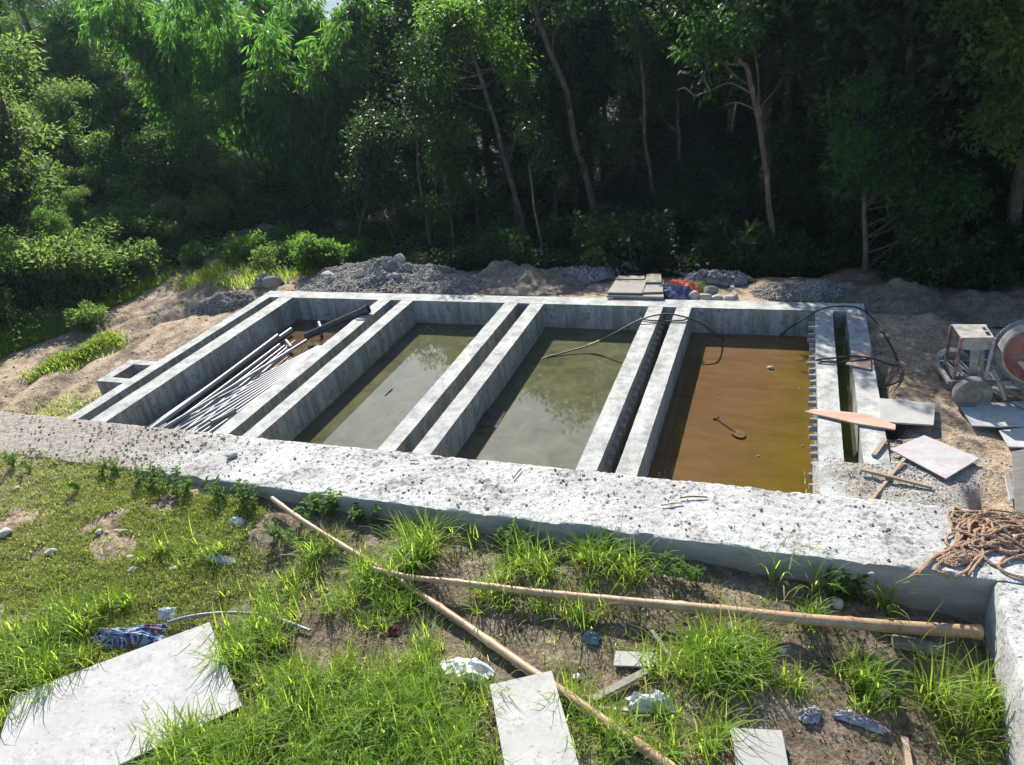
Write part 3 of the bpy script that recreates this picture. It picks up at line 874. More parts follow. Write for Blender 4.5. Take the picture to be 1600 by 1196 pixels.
h2 = [at(1215, 530, WZ-.03), at(1232, 514, -.28), at(1252, 501, -.1), at(1275, 487, .06), at(1297, 480, .16), at(1320, 479, .20), at(1342, 482, .16), at(1362, 496, .02), at(1380, 520, -.08), at(1398, 552, -.08), at(1402, 564, -.09)]
tag(MB().tube(spline(h2), .013, 10).build('water_hose', M['hose'], smooth=True), 'black hose arching from the brown basin over the right end of the tank', 'hose')
h3 = [at(1404, 571, -.09), at(1390, 570, -.05), at(1365, 561, .04), at(1335, 557, .05), at(1300, 560, .03), at(1275, 563, .03), at(1300, 566, .025), at(1330, 565, .03), at(1358, 561, .045)]
tag(MB().tube(spline(h3), .0125, 10).build('water_hose', M['hose'], smooth=True), 'black hose looped across the right channel and its walls', 'hose')
h4 = [at(1407, 572, -.09), at(1407, 588, -.09), at(1400, 598, -.1), at(1386, 603, -.1)]
tag(MB().tube(spline(h4, 24), .013, 8).build('hose_piece', M['hose'], smooth=True), 'curved end of black hose on the sand by the right wall', 'hose')

# ------------------------------------------------------------------ boards and sticks on the right yard
def board(name, C, t, m, label, cat='board', group=None, z=None):
    P = []
    for c in C:
        px, py = c[:2]
        zz = c[2] if len(c) > 2 else z
        P.append(at(px, py, zz) if zz is not None else hit(px, py, .03))
    o = MB().slab(P, t).build(name, m, bevel=.004)
    return tag(o, label, cat, group)
board('plank', [(1257, 643, .035), (1272, 639, .035), (1352, 646, .035), (1400, 664, .03), (1399, 671, .03), (1340, 662, .035)], .022, M['orange'], 'long pinkish plank with a pointed end laid across the right channel', 'plank')
board('board_offcut', [(1321, 569, .03), (1338, 553, .03), (1360, 544, .03), (1361, 577, .03)], .016, M['orange'], 'small pinkish board on the right wall top with the hose over it')
board('board', [(1373, 622, .0), (1462, 630, -.03), (1459, 664, .0), (1376, 659, .02)], .022, M['plygrey'], 'grey rectangular board lying on the ground against the right tank wall')
board('board', [(1391, 702, .03), (1444, 680, .05), (1531, 716, .05), (1478, 748, .03)], .016, M['plyred'], 'white board with reddish stains lying on the gravel in the right yard')
board('board', [(1494, 625, -.06), (1530, 628, -.05), (1567, 667, -.04), (1519, 665, -.05)], .018, M['ply'], 'long white board with dark specks under the near mixer wheel')
board('board', [(1522, 631, -.035), (1640, 625, -.05), (1650, 664, -.05), (1568, 666, -.03)], .02, M['ply2'], 'wide cream board under the mixer partly in its shadow')
board('board', [(1561, 672, -.06), (1640, 663, -.06), (1650, 700, -.06), (1576, 698, -.06)], .018, M['ply'], 'white board at the right edge in front of the boards below the mixer')
a, b = at(1365, 712, .02), at(1383, 688, .03)
tag(MB().bar(a, b, .05, .03).build('batten', M['wood'], bevel=.003), 'short weathered wood piece on the gravel left of the stained board', 'batten')
a, b = hit(1345, 734, .05), hit(1457, 762, .03)
tag(MB().bar(a, b, .035, .03).build('batten', M['wood'], bevel=.003), 'straight raw wood batten lying across another on the yard gravel', 'batten')
a, b = hit(1362, 781, .03), hit(1413, 717, .07)
tag(MB().bar(a, b, .035, .022).build('batten', M['wood'], bevel=.003), 'raw wood stick leaning under the crossing batten toward the stained board', 'batten')
# leaning planks at the right edge
a = [(1580, 706, .30), (1601, 702, .34), (1618, 806, .02), (1586, 800, .0)]
board('plank', a, .02, M['oldwood'], 'grey weathered plank leaning upright at the right edge behind the rope coil', 'plank')
board('plank', [(1570, 742, .10), (1577, 738, .10), (1586, 779, .02), (1578, 782, .02)], .02, M['ply'], 'short white plank lying beside the leaning grey plank', 'plank')

# ------------------------------------------------------------------ cement mixer
mx = thing('cement_mixer', (2.3, 9.5, -.12), 'rusty red tow-behind cement mixer crusted with mortar', 'cement mixer')
P1 = np.array([2.215, 9.25, .09]); P2 = np.array([2.10, 10.05, .09])
axv = (P2-P1)/np.linalg.norm(P2-P1)
for p, s_ in ((P1, 1), (P2, -1)):
    w = MB().lathe([(-.075, .10), (-.075, .17), (-.06, .205), (-.03, .215), (.03, .215), (.06, .205), (.075, .17), (.075, .10)], p, axv, 36, True).build('wheel', M['rubber'], mx, smooth=True)
    MB().lathe([(-.045, .0), (-.05, .03), (-.062, .04), (-.055, .06), (-.062, .10), (-.05, .115), (-.07, .165), (.07, .165), (.05, .0)], p, axv, 32).build('wheel_disc', M['disc'], w, smooth=True)
fx = np.cross(axv, (0, 0, 1)); fx /= np.linalg.norm(fx)      # along the machine to the right
if fx[0] < 0: fx = -fx
def mp(u, v, z): return P1+fx*u+axv*v+np.array([0, 0, z-.09])
fr = MB()
fr.bar(mp(0, -.0, .09), mp(0, .80, .09), .04, .04)
for v in (.12, .68):
    fr.bar(mp(-.22, v, .17), mp(1.6, v, .17), .05, .07)
for u in (-.22, .3, .9): fr.bar(mp(u, .12, .172), mp(u, .68, .172), .045, .055)
fr.build('chassis', M['steel'], mx, bevel=.004)
eng = MB()
for i in range(4):
    eng.bar(mp(-.10+i*.055, .22, .22), mp(-.16+i*.055, .55, .24), .022, .05)
eng.bar(mp(-.05, .2, .2), mp(-.05, .5, .2), .2, .06)
eng.build('engine', M['steel'], mx)
# engine housing: sheet top with a folded skirt on four legs
tl, tr, br, bl_ = np.array([1.99, 9.84, .74]), np.array([2.36, 9.87, .74]), np.array([2.375, 9.44, .76]), np.array([2.03, 9.42, .75])
hs = MB().slab([bl_, br, tr, tl], .012).build('housing_top', M['mortar'], mx)
hk = MB()
for (p, q) in ((tl, tr), (br, bl_)):
    hk.slab([p, q, q-np.array([0, 0, .16]), p-np.array([0, 0, .16])], .012)
hk.slab([tr, br, br-np.array([0, 0, .16]), tr-np.array([0, 0, .16])], .012)
hk.build('housing_skirt', M['mortar'], mx)
hl = MB().slab([tr+(br-tr)*.25+(tl-tr)*.17+(0, 0, .004), tr+(br-tr)*.25+(tl-tr)*.07+(0, 0, .004), tr+(br-tr)*.45+(tl-tr)*.07+(0, 0, .004), tr+(br-tr)*.45+(tl-tr)*.17+(0, 0, .004)], .003)
hl.slab([tr+(br-tr)*.58+(tl-tr)*.17+(0, 0, .004), tr+(br-tr)*.58+(tl-tr)*.05+(0, 0, .004), tr+(br-tr)*.85+(tl-tr)*.05+(0, 0, .004), tr+(br-tr)*.85+(tl-tr)*.17+(0, 0, .004)], .003)
hl.build('slot', M['black'], hs)
for p, f in ((tl, (1.985, 9.8, .17)), (bl_, (2.03, 9.42, .17)), (tr, (2.37, 9.85, .17)), (br, (2.345, 9.36, .0))):
    MB().bar(p-np.array([0, 0, .01]), f, .035, .03, (0, 1, 0)).build('leg', M['rust'] if p is tl or p is bl_ else M['mortar'], mx, bevel=.003)
be = MB(); be.bar((2.22, 9.55, .6), (2.25, 9.5, .15), .09, .02, (0, 1, 0)); be.bar((2.3, 9.6, .62), (2.34, 9.52, .2), .05, .02, (0, 1, 0)); be.bar((2.42, 9.4, .35), (2.56, 9.2, .05), .03, .025)
be.build('drive_belt', M['mortar'], mx)
dc = np.array([2.84, 9.58, .50]); da = np.array([-.10, -.90, .28]); da /= np.linalg.norm(da)
dr = MB().lathe([(-.34, .0), (-.34, .22), (-.26, .31), (-.08, .385), (.0, .39), (.06, .385), (.17, .335), (.17, .30), (.0, .34), (-.2, .27), (-.3, 0)], dc, da, 48).build('drum', M['mortar'], mx, smooth=True)
MB().lathe([(-.02, .385), (-.02, .425), (.025, .425), (.025, .385)], dc, da, 48, True).build('ring_gear', M['steel'], dr, smooth=False)
g = MB(); ref = np.cross(da, (0, 0, 1)); ref /= np.linalg.norm(ref); rf2 = np.cross(da, ref)
for k in range(72):
    th = 2*math.pi*k/72; e = ref*math.cos(th)+rf2*math.sin(th)
    g.bar(dc+e*.422+da*.002-da*.02, dc+e*.422+da*.025, .018, .026, e)
g.build('gear_teeth', M['steel'], dr)
MB().lathe([(.05, .33), (.17, .315), (.19, .29), (.10, .0)], dc, da, 40).build('drum_face', M['orangepaint'], mx, smooth=True)
MB().slab([mp(.42, .02, .50), mp(.47, .02, .52), mp(.66, -.05, .34), mp(.60, -.06, .30)], .015).build('chute', M['mortar'], mx)
MB().bar(mp(.45, .1, .17), mp(.56, .2, .47), .045, .04).build('drum_stand', M['orangepaint'], mx)
MB().bar(mp(.50, -.02, .30), mp(1.3, -.02, .26), .05, .05).build('drum_cradle', M['orangepaint'], mx)
# offcuts lying on the boards below
for i, (p, q, w) in enumerate((((1551, 609), (1566, 619), .05), ((1572, 606), (1610, 604), .07), ((1585, 628), (1604, 639), .05), ((1555, 602), (1580, 596), .09))):
    a, b = at(*p, -.02), at(*q, -.015)
    tag(MB().bar(a, b, w, .015).build('board_offcut', M['ply'], bevel=.002), 'narrow white board scrap lying on the boards below the mixer', 'offcut', 'board scraps below the mixer')
tarp = np.array([at(1530, 556, -.1), at(1610, 548, -.1)])

# ------------------------------------------------------------------ heaps
def heap(name, c, sx, sy, h, m, label, cat, seed, rz=0., rough=.12, peak=1.3, res=.05, grp=None, notch=None):
    nn = int(2*max(sx, sy)/res); nn = min(nn, 150)
    u = np.linspace(-1, 1, nn); U, V = np.meshgrid(u, u)
    r = np.hypot(U, V)
    a = np.arctan2(V, U)
    rr = r/(1+.18*fbm(np.cos(a)*1.4+seed, np.sin(a)*1.4, 0, 3, seed))
    hh_ = np.clip(1-rr, 0, 1)**(1/peak)
    hh_ = hh_*(1+.35*fbm(U*2.2+seed, V*2.2, 0, 3, seed+1))
    X = U*sx; Y = V*sy
    c_, s_ = math.cos(rz), math.sin(rz)
    WXx = c[0]+X*c_-Y*s_; WYy = c[1]+X*s_+Y*c_
    Z = hh_*h+np.where(hh_ > 0, (fbm(WXx*4, WYy*4, 0, 4, seed+2)*rough+fbm(WXx*15, WYy*15, 0, 2, seed+3)*.02)*np.minimum(1, hh_*4), 0)
    base = H(WXx, WYy)
    Z = np.where(hh_ > 0, base+Z, base-.06)
    I = np.arange(U.size).reshape(U.shape)
    q = np.stack([I[:-1, :-1], I[:-1, 1:], I[1:, 1:], I[1:, :-1]], -1).reshape(-1, 4)
    keep = (hh_.ravel()[q] > 0).any(1)
    q = q[keep]; used = np.unique(q); rm = -np.ones(U.size, int); rm[used] = np.arange(len(used))
    o = link_mesh(name, np.stack([WXx, WYy, Z], -1).reshape(-1, 3)[used], rm[q], m, smooth=True)
    tag(o, label, cat, grp)
    return o, (WXx.ravel()[used], WYy.ravel()[used], Z.ravel()[used])
def chips_on(pts, n, s0, s1, m, name='heap_gravel'):
    i = rng.integers(0, len(pts[0]), n)
    P = np.stack([pts[0][i]+rng.normal(0, .02, n), pts[1][i]+rng.normal(0, .02, n), pts[2][i]+.004], 1)
    return P, s0+(s1-s0)*rng.random(n)**2
acc = []
o, pts = heap('gravel_heap', (-8.3, 13.75), 2.2, 1.2, .42, M['gravel'], 'long heap of grey gravel with rocks behind the left basins', 'gravel heap', 3, rz=-.12, peak=1.1)
acc.append(chips_on(pts, 6500, .008, .028, 0))
o, pts = heap('gravel_heap', (-6.7, 13.35), 1.5, .8, .30, M['gravel'], 'low spread of grey gravel between the rocky heap and the sand heap', 'gravel heap', 8, rz=.05)
acc.append(chips_on(pts, 2600, .008, .022, 0))
o, pts = heap('gravel_heap', (-11.75, 12.5), .85, .42, .28, M['gravel'], 'small heap of grey gravel beside the track at the left tank corner', 'gravel heap', 12, rz=.3)
acc.append(chips_on(pts, 1500, .008, .02, 0))
o, pts = heap('gravel_heap', (.25, 13.15), .85, .5, .26, M['gravel'], 'small dark gravel heap behind the brown basin', 'gravel heap', 15)
acc.append(chips_on(pts, 2200, .008, .022, 0))
heap('sand_heap', (-4.95, 13.5), 1.35, .85, .36, M['sand'], 'tan sand heap with a cut face behind the second basin', 'sand heap', 21, rz=-.05, rough=.10)
heap('sand_heap', (-5.6, 13.9), .9, .5, .30, M['sand'], 'rough ridge of sand joining the gravel and sand heaps', 'sand heap', 23, rz=.4, rough=.16)
heap('sand_heap', (1.75, 12.85), .95, .75, .40, M['drysand'], 'dull sand heap in the shade beyond the right end of the tank', 'sand heap', 27, rz=.2, rough=.14)
heap('soil_heap', (2.9, 12.6), .8, .8, .28, M['drysand'], 'low soil heap in the shade between the sand heap and the mixer', 'soil heap', 29, rough=.12)
Pc = np.concatenate([a[0] for a in acc]); Sc = np.concatenate([a[1] for a in acc])
scatter_gravel('heap_gravel', Pc, Sc, M['chips'])
# rocks on the heaps
def rk(px, py, y, size, label, seed, flat=.6, m='rock', rz=0.):
    p = at_y(px, py, y)
    rock('rock', p, size, M[m], label, 'rock', None, seed, flat, rz, bury=.2)
rk(605, 409, 14.0, (.22, .13, .08), 'pale flat rock on the very top of the long gravel heap', 41)
rk(625, 412, 14.05, (.15, .13, .16), 'dull upright rock beside the pale flat one on the gravel heap', 42)
rk(588, 414, 13.9, (.08, .08, .09), 'small tan rock left of the pale flat one on the gravel heap', 43)
rk(637, 424, 13.7, (.12, .1, .11), 'grey rock on the gravel heap just below the upright rock', 44, m='darkchips')
rk(565, 437, 13.3, (.10, .09, .15), 'tan pointed rock on the left slope of the gravel heap', 45, .9)
rk(578, 441, 13.2, (.11, .09, .09), 'grey rock touching the pointed rock on the gravel heap', 46, m='darkchips')
rk(631, 433, 13.4, (.05, .05, .05), 'small pale pebble low on the gravel heap', 47)
rk(515, 436, 13.6, (.20, .12, .10), 'flat pale green rock at the left foot of the gravel heap', 48)
rk(617, 437, 13.25, (.20, .12, .09), 'dark slab of rock below the middle of the gravel heap', 49, m='darkchips')
rk(1010, 466, 12.5, (.045, .04, .035), 'round pebble at the foot of the plank stack', 50)
rk(1086, 469, 12.55, (.12, .09, .10), 'tan boulder behind the blue cloth', 51)
rk(1103, 470, 12.55, (.11, .09, .09), 'second tan boulder right of the one by the blue cloth', 52)
rk(1120, 471, 12.6, (.13, .09, .07), 'flat tan rock in the middle of the row behind the tank', 53)
rk(1143, 470, 12.6, (.14, .09, .06), 'pale flat rock at the right end of the row behind the tank', 54)
rk(1110, 460, 12.9, (.14, .1, .09), 'dark rock beside the green tuft behind the tank', 55, m='darkchips')
# rubble wrapped in sheet left of the heap
rk(425, 447, 13.1, (.25, .14, .16), 'grey broken concrete lump behind the left tank corner', 56, m='darkchips')

# ------------------------------------------------------------------ cloths and sheets
def crumple(name, c, sx, sy, h, m, label, cat, seed, rz=0., freq=3., amp=.12, base=None, sol=.004, irr=.25):
    nn = 64
    u = np.linspace(-1, 1, nn); U, V = np.meshgrid(u, u)
    a = np.arctan2(V, U)
    sq = np.maximum(np.abs(U), np.abs(V))/(np.hypot(U, V)+1e-6); U0, V0_ = U, V
    k = (.45+.55*sq)*1+irr*fbm(np.cos(a)*1.5+seed, np.sin(a)*1.5, 0, 3, seed)
    X = U*sx*k; Y = V*sy*k
    r = np.maximum(np.abs(U), np.abs(V))
    wu = U+.35*fbm(U*1.6+seed, V*1.6, 5.5, 2, seed+7); wv = V+.35*fbm(U*1.6+seed, V*1.6, 9.5, 2, seed+8)
    rd = 1-np.abs(fbm(wu*freq*.7+seed, wv*freq*.7, 0, 3, seed+1))*2.6
    rd2 = 1-np.abs(fbm(wu*freq*1.9+seed, wv*freq*1.1, 4, 2, seed+2))*2.4
    fall = np.clip((1-r)*3.2, 0, 1)*.82+.18*np.clip(fbm(U*3, V*3, 2, 2, seed+9)+.4, 0, 1)
    Z = h*np.clip(1-r**2, 0, 1)**.7+amp*(np.maximum(rd, 0)**1.3+.45*np.maximum(rd2, 0)**1.3)*fall
    X = X+fbm(U*freq*.8, V*freq*.8, 3.3, 2, seed+4)*.25*sx; Y = Y+fbm(U*freq*.8, V*freq*.8, 7.3, 2, seed+5)*.25*sy
    c_, s_ = math.cos(rz), math.sin(rz)
    WX_ = c[0]+X*c_-Y*s_; WY_ = c[1]+X*s_+Y*c_
    b = (H(WX_, WY_) if base is None else base)
    I = np.arange(U.size).reshape(U.shape)
    q = np.stack([I[:-1, :-1], I[:-1, 1:], I[1:, 1:], I[1:, :-1]], -1).reshape(-1, 4)
    o = link_mesh(name, np.stack([WX_, WY_, b+.01+Z], -1).reshape(-1, 3), q, m, smooth=True)
    o.modifiers.new('solid', 'SOLIDIFY').thickness = sol
    return tag(o, label, cat)
p = at_y(1060, 447, 13.0)
crumple('orange_cloth', (p[0], 13.05), .40, .28, .10, M['orange_cloth'], 'crumpled orange cloth lying by the end of the plank stack', 'cloth', 3, rz=-.5, freq=2.8, amp=.13)
p = at_y(1050, 462, 12.6)
crumple('blue_cloth', (p[0], 12.68), .42, .22, .12, M['blue_cloth'], 'crumpled navy and white cloth in front of the orange one', 'cloth', 6, rz=.1, freq=2.6, amp=.16)
p = at_y(915, 440, 14.2)
crumple('plastic_sheet', (p[0]-.1, 14.0), .75, .35, .10, M['sheet'], 'tangled dirty plastic sheeting left of the plank stack', 'plastic sheet', 9, rz=.25, freq=6, amp=.14)
p = at_y(955, 430, 14.8)
crumple('plastic_sheet', (p[0], 14.7), .7, .35, .25, M['sheet'], 'dirty plastic sheeting heaped in shade behind the plank stack', 'plastic sheet', 12, rz=-.2, freq=6, amp=.14)
p = at_y(1110, 446, 13.9)
crumple('plastic_sheet', (p[0]+.1, 13.9), .6, .3, .10, M['sheet'], 'grey plastic sheeting in the shade right of the orange cloth', 'plastic sheet', 15, rz=-.1, freq=6, amp=.10)
p = at_y(420, 437, 13.5)
crumple('plastic_sheet', (p[0], 13.45), .33, .2, .12, M['sheet'], 'silvery plastic sheet crumpled over rubble behind the left tank corner', 'plastic sheet', 18, rz=.2, freq=4, amp=.12)
crumple('blue_tarp', (2.95, 10.9), .5, .35, .1, simple('blue_tarp', (.03, .06, .17), .5, .3, 6, .3), 'dark blue tarpaulin crumpled on the ground behind the mixer', 'tarpaulin', 22, freq=2.5, amp=.14)

# ------------------------------------------------------------------ plank stack behind the third basin
ps = thing('plank_stack', at_y(990, 463, 12.75), 'stack of old weathered planks and boards behind the third basin', 'plank stack')
def yz(px, py, y): return at_y(px, py, y)
z0 = float(H(-3, 13))
zt = z0+.30
def q4(C, z, t, nm, m): MB().slab([at(a, b, z) for a, b in C], t).build(nm, m, ps, bevel=.004)
for k in range(3):
    q4([(948, 462), (1037, 464), (1037, 437), (972, 437)], zt-.04-k*.055, .045, 'plank', M['oldwood'])
q4([(949, 457), (1003, 458), (1012, 437), (962, 437)], zt, .03, 'board', M['oldwood'])
q4([(1004, 457), (1036, 456), (1036, 442), (1012, 441)], zt-.005, .03, 'board', M['oldwood'])
q4([(962, 436), (1007, 436), (1008, 431), (966, 431)], zt+.02, .03, 'board', M['oldwood'])
q4([(1008, 441), (1034, 441), (1033, 428), (1010, 428)], zt+.03, .03, 'board', M['oldwood'])
a, b = at_y(1036, 420, 15.0), at_y(1092, 436, 14.4)
tag(MB().tube([a, b], .035, 10).build('pole', M['wood'], smooth=True), 'bare wooden pole sloping out of the shade behind the orange cloth', 'pole')
a, b = at_y(1072, 444, 13.9), at_y(1167, 450, 13.7)
tag(MB().bar(a, b, .05, .035).build('batten', M['oldwood']), 'long thin grey batten lying behind the row of boulders', 'batten')
a, b = at_y(1142, 444, 13.7), at_y(1149, 461, 13.0)
tag(MB().bar(a, b, .07, .03).build('batten', M['oldwood']), 'short grey batten standing aslant at the end of the boulder row', 'batten')
a, b = at_y(1060, 436, 14.2), at_y(1100, 445, 14.0)
tag(MB().bar(a, b, .16, .03).build('plank', M['oldwood']), 'grey plank lying in shade behind the orange cloth', 'plank')
#--CHUNK3--
# ------------------------------------------------------------------ foreground: poles, boards, cloths
def bamboo(name, P, r0, r1, label, flare=False):
    path = spline(P, 90); n = len(path)
    L = np.r_[0, np.cumsum(np.linalg.norm(np.diff(path, axis=0), axis=1))]
    r = r0+(r1-r0)*L/L[-1]
    for k in np.arange(.22, L[-1], .36):
        r = r*(1+.20*np.exp(-((L-k)/.014)**2)-.06*np.exp(-((L-k-.035)/.02)**2))
    if flare: r = r*(1+.16*np.exp(-((L-L[-1])/.05)**2))
    o = MB().tube(path, r, 18).build(name, M['bamboo'], smooth=True)
    return tag(o, label, 'bamboo pole')
def hz(px, py, dz): return hit(px, py, dz)
bamboo('bamboo_pole', [hz(425, 779, .16), hz(470, 812, .13), hz(530, 850, .10), hz(590, 886, .05), hz(640, 918, .05), hz(720, 972, .06), hz(820, 1042, .08), hz(935, 1120, .07), hz(1050, 1201, .06), hz(1110, 1245, .06)], .028, .046,
       'thin dry bamboo pole running from the wall face down the bank under the other')
bamboo('bamboo_pole', [hz(583, 889, .13), hz(640, 902, .13), hz(720, 911, .12), hz(830, 925, .12), hz(960, 938, .12), hz(1100, 951, .13), hz(1230, 965, .14), hz(1380, 978, .15), hz(1531, 988, .17)], .026, .058,
       'thick dry bamboo pole lying along the foot of the wall, over the other pole', True)
def fboard(name, C, t, m, label, dz=.05, flat=True, cat='board'):
    P = np.array([hit(px, py, dz) for px, py in C])
    if flat:
        A = np.c_[P[:, :2], np.ones(len(P))]; co, *_ = np.linalg.lstsq(A, P[:, 2], rcond=None)
        n = co
        P2 = []
        for px, py in C:     # meet the fitted plane
            d = ray(px, py); tt = (co[0]*CAM[0]+co[1]*CAM[1]+co[2]-CAM[2])/(d[2]-co[0]*d[0]-co[1]*d[1]); P2.append(CAM+tt*d)
        P = P2
    o = MB().slab(P, t).build(name, m, bevel=.003)
    return tag(o, label, cat)
fboard('board', [(20, 1087), (327, 972), (378, 1103), (-48, 1308)], .02, M['ply'], 'large dirty white board lying in the grass at the lower left', .10)
fboard('board', [(765, 1070), (862, 1048), (932, 1290), (806, 1290)], .018, M['ply2'], 'cream board lying over the thin bamboo pole in the bottom middle', .13)
fboard('board', [(1140, 1137), (1222, 1141), (1240, 1240), (1158, 1240)], .018, M['plygrey'], 'grey board with a split top edge at the bottom right of the middle', .09)
fboard('board', [(962, 1017), (1026, 1020), (1022, 1042), (958, 1040)], .02, M['plygrey'], 'small grey board half hidden by the big grass clump', .06)
a, b = hit(926, 1093, .05), hit(1012, 1048, .06)
tag(MB().bar(a, b, .065, .025).build('plank', M['oldwood'], bevel=.003), 'short grey plank pointing from the bamboo pole to the big grass clump', 'plank')
a, b = hit(928, 1106, .03), hit(985, 1110, .04)
tag(MB().bar(a, b, .03, .02).build('batten', M['ply2'], bevel=.003), 'pale thin batten tucked under the white plastic bag', 'batten')
a, b = hit(1413, 1153, .05), hit(1424, 1215, .05)
tag(MB().bar(a, b, .05, .03).build('batten', M['wood'], bevel=.003), 'splintered wood stick on the dark soil at the bottom right', 'batten')
a, b = hit(1395, 1002, .05), hit(1473, 1016, .05)
tag(MB().bar(a, b, .10, .07).build('wood_block', M['oldwood'], bevel=.006), 'short wood block lying in shade under the thick end of the bamboo pole', 'wood block')
a, b = hit(1018, 985, .06), hit(1048, 1028, .05)
tag(MB().bar(a, b, .035, .02).build('batten', M['oldwood'], bevel=.002), 'thin grey stick sticking out of the left side of the big grass clump', 'batten')
a, b = hit(690, 1205, .04), hit(640, 1196, .04)
tag(MB().bar(a, b, .05, .03).build('batten', M['wood'], bevel=.002), 'brown wood piece cut by the bottom edge left of the cream board', 'batten')
gp = spline([hit(262, 973, .06), hit(300, 963, .08), (hit(350, 958, .09)), hit(400, 960, .08), hit(440, 969, .06), hit(484, 986, .04)], 40)
tag(MB().tube(gp, .017, 12).build('plastic_pipe', M['pvc'], smooth=True), 'bent grey plastic pipe in the grass beside the lower left board', 'pipe')
c = hit(205, 1000)
crumple('printed_sack', (c[0]-.02, c[1]), .40, .125, .05, M['sack'], 'crumpled blue sack printed in orange and yellow on the far edge of the large board', 'sack', 33, rz=.42, freq=1.8, amp=.06)
c = hit(262, 962)
crumple('plastic_bag', (c[0], c[1]), .10, .07, .03, M['white_plastic'], 'small white and clear plastic bag at the upper end of the blue sack', 'plastic bag', 37, rz=.5, freq=1.8, amp=.035)
c = hit(728, 1052)
crumple('plastic_bag', (c[0], c[1]), .26, .13, .06, M['white_plastic'], 'white plastic bag spread on the grass left of the cream board', 'plastic bag', 41, rz=-.05, freq=1.5, amp=.045)
c = hit(1018, 1103)
crumple('plastic_bag', (c[0], c[1]), .20, .09, .05, M['white_plastic'], 'white crumpled plastic bag under the big grass clump', 'plastic bag', 44, rz=.25, freq=1.9, amp=.06)
c = hit(925, 1000)
crumple('plastic_bag', (c[0], c[1]), .08, .06, .03, simple('bluish_plastic', (.16, .24, .28), .25, .3, 12, .3), 'small bluish clear plastic bag between the two poles', 'plastic bag', 47, freq=2.5, amp=.04)
c = hit(1176, 1041)
crumple('plastic_bag', (c[0], c[1]), .06, .05, .05, M['clear_plastic'], 'small clear plastic bag at the right foot of the big grass clump', 'plastic bag', 49, freq=2.5, amp=.04)
c = hit(616, 990)
crumple('wrapper', (c[0], c[1]), .06, .045, .03, simple('maroon_foil', (.16, .03, .05), .35, .5, 20, .4), 'small maroon wrapper on the dark soil left of the poles', 'wrapper', 51, freq=2.5, amp=.03)
c = hit(1345, 1130)
crumple('torn_sack', (c[0], c[1]), .20, .05, .03, M['rag'], 'torn strip of whitish sack on the dark soil edge at the lower right', 'sack', 53, rz=.05, freq=5, amp=.03)
c = hit(1265, 1120)
crumple('torn_sack', (c[0], c[1]), .10, .06, .03, M['rag'], 'scrap of whitish sack above the grey board at the lower right', 'sack', 55, rz=.6, freq=5, amp=.025)
c = hit(345, 876)
crumple('plastic_sheet', (c[0], c[1]), .16, .05, .02, M['clear_plastic'], 'strip of clear plastic on the stony soil of the left bank', 'plastic sheet', 57, rz=.1, freq=4, amp=.04)
c = hit(372, 800+18)
crumple('plastic_sheet', (c[0], c[1]), .10, .06, .02, M['clear_plastic'], 'scrap of clear plastic below the upper end of the thin pole', 'plastic sheet', 59, rz=.3, freq=3, amp=.03)
for px, py, sz, lab, sd in ((155, 833, .05, 'white chip of stone at the left end of the pale scraps on the bank', 61), (167, 833, .03, 'small white chip next to the largest pale scrap on the bank', 62), (190, 831, (.10, .03, .02), 'flat dark edged stone among the pale scraps on the bank', 63),
                            (205, 873, .05, 'pale grey stone below the flat dark edged stone', 64), (207, 893, .055, 'pale broken stone under the other grey one on the bank', 65), (27, 765, .05, 'white stone standing alone high on the left grass', 66),
                            (272, 891, .05, 'grey stone on the stony patch of the left bank', 67), (8, 838, .10, 'wide pale stone at the left edge of the grass', 68), (80, 866, .07, 'pale stone sunk in the short grass', 69), (1308, 948, (.065, .05, .05), 'grey stone standing behind the thick bamboo pole', 70),
                            (1222, 1020, .045, 'pale stone on the bare soil right of the big grass clump', 71), (1383, 1080, (.11, .06, .03), 'flat stone in shade at the lower right', 72), (822, 800+22, (.14, .10, .10), 'dark boulder against the foot of the wall', 73), (1570, 1055, .06, 'dull stone at the foot of the wall return', 74),
                            (900, 1062, .05, 'reddish stone beside the bamboo pole right of the cream board', 75)):
    p = hit(px, py)
    rock('stone', p, sz, M['rock'] if 'dark' not in lab.split()[0] else M['darkchips'], lab, 'stone', None, sd, .55, sd*.7)

# ------------------------------------------------------------------ rope coil on the wall corner
rp = thing('rope_coil', at(1540, 850, .1), 'tangled heap of thick brown rope on the corner of the white wall', 'rope')
rr_ = np.random.default_rng(5)
def strand_rope(P, r=.0125):
    """three-strand laid rope"""
    P = np.asarray(P); L = np.r_[0, np.cumsum(np.linalg.norm(np.diff(P, axis=0), axis=1))]
    n = max(8, int(L[-1]/.013)); s = np.linspace(0, L[-1], n)
    Q = np.stack([np.interp(s, L, P[:, k]) for k in range(3)], 1)
    T = np.gradient(Q, axis=0); T /= np.linalg.norm(T, axis=1)[:, None]+1e-9
    A = np.cross(T, (0, 0, 1.)); A /= np.linalg.norm(A, axis=1)[:, None]+1e-6
    B = np.cross(A, T)
    out = MB()
    for k in range(3):
        th = s/.085*2*np.pi+k*2*np.pi/3
        out.tube(Q+r*.52*(np.cos(th)[:, None]*A+np.sin(th)[:, None]*B), r*.62, 5, True)
    return out
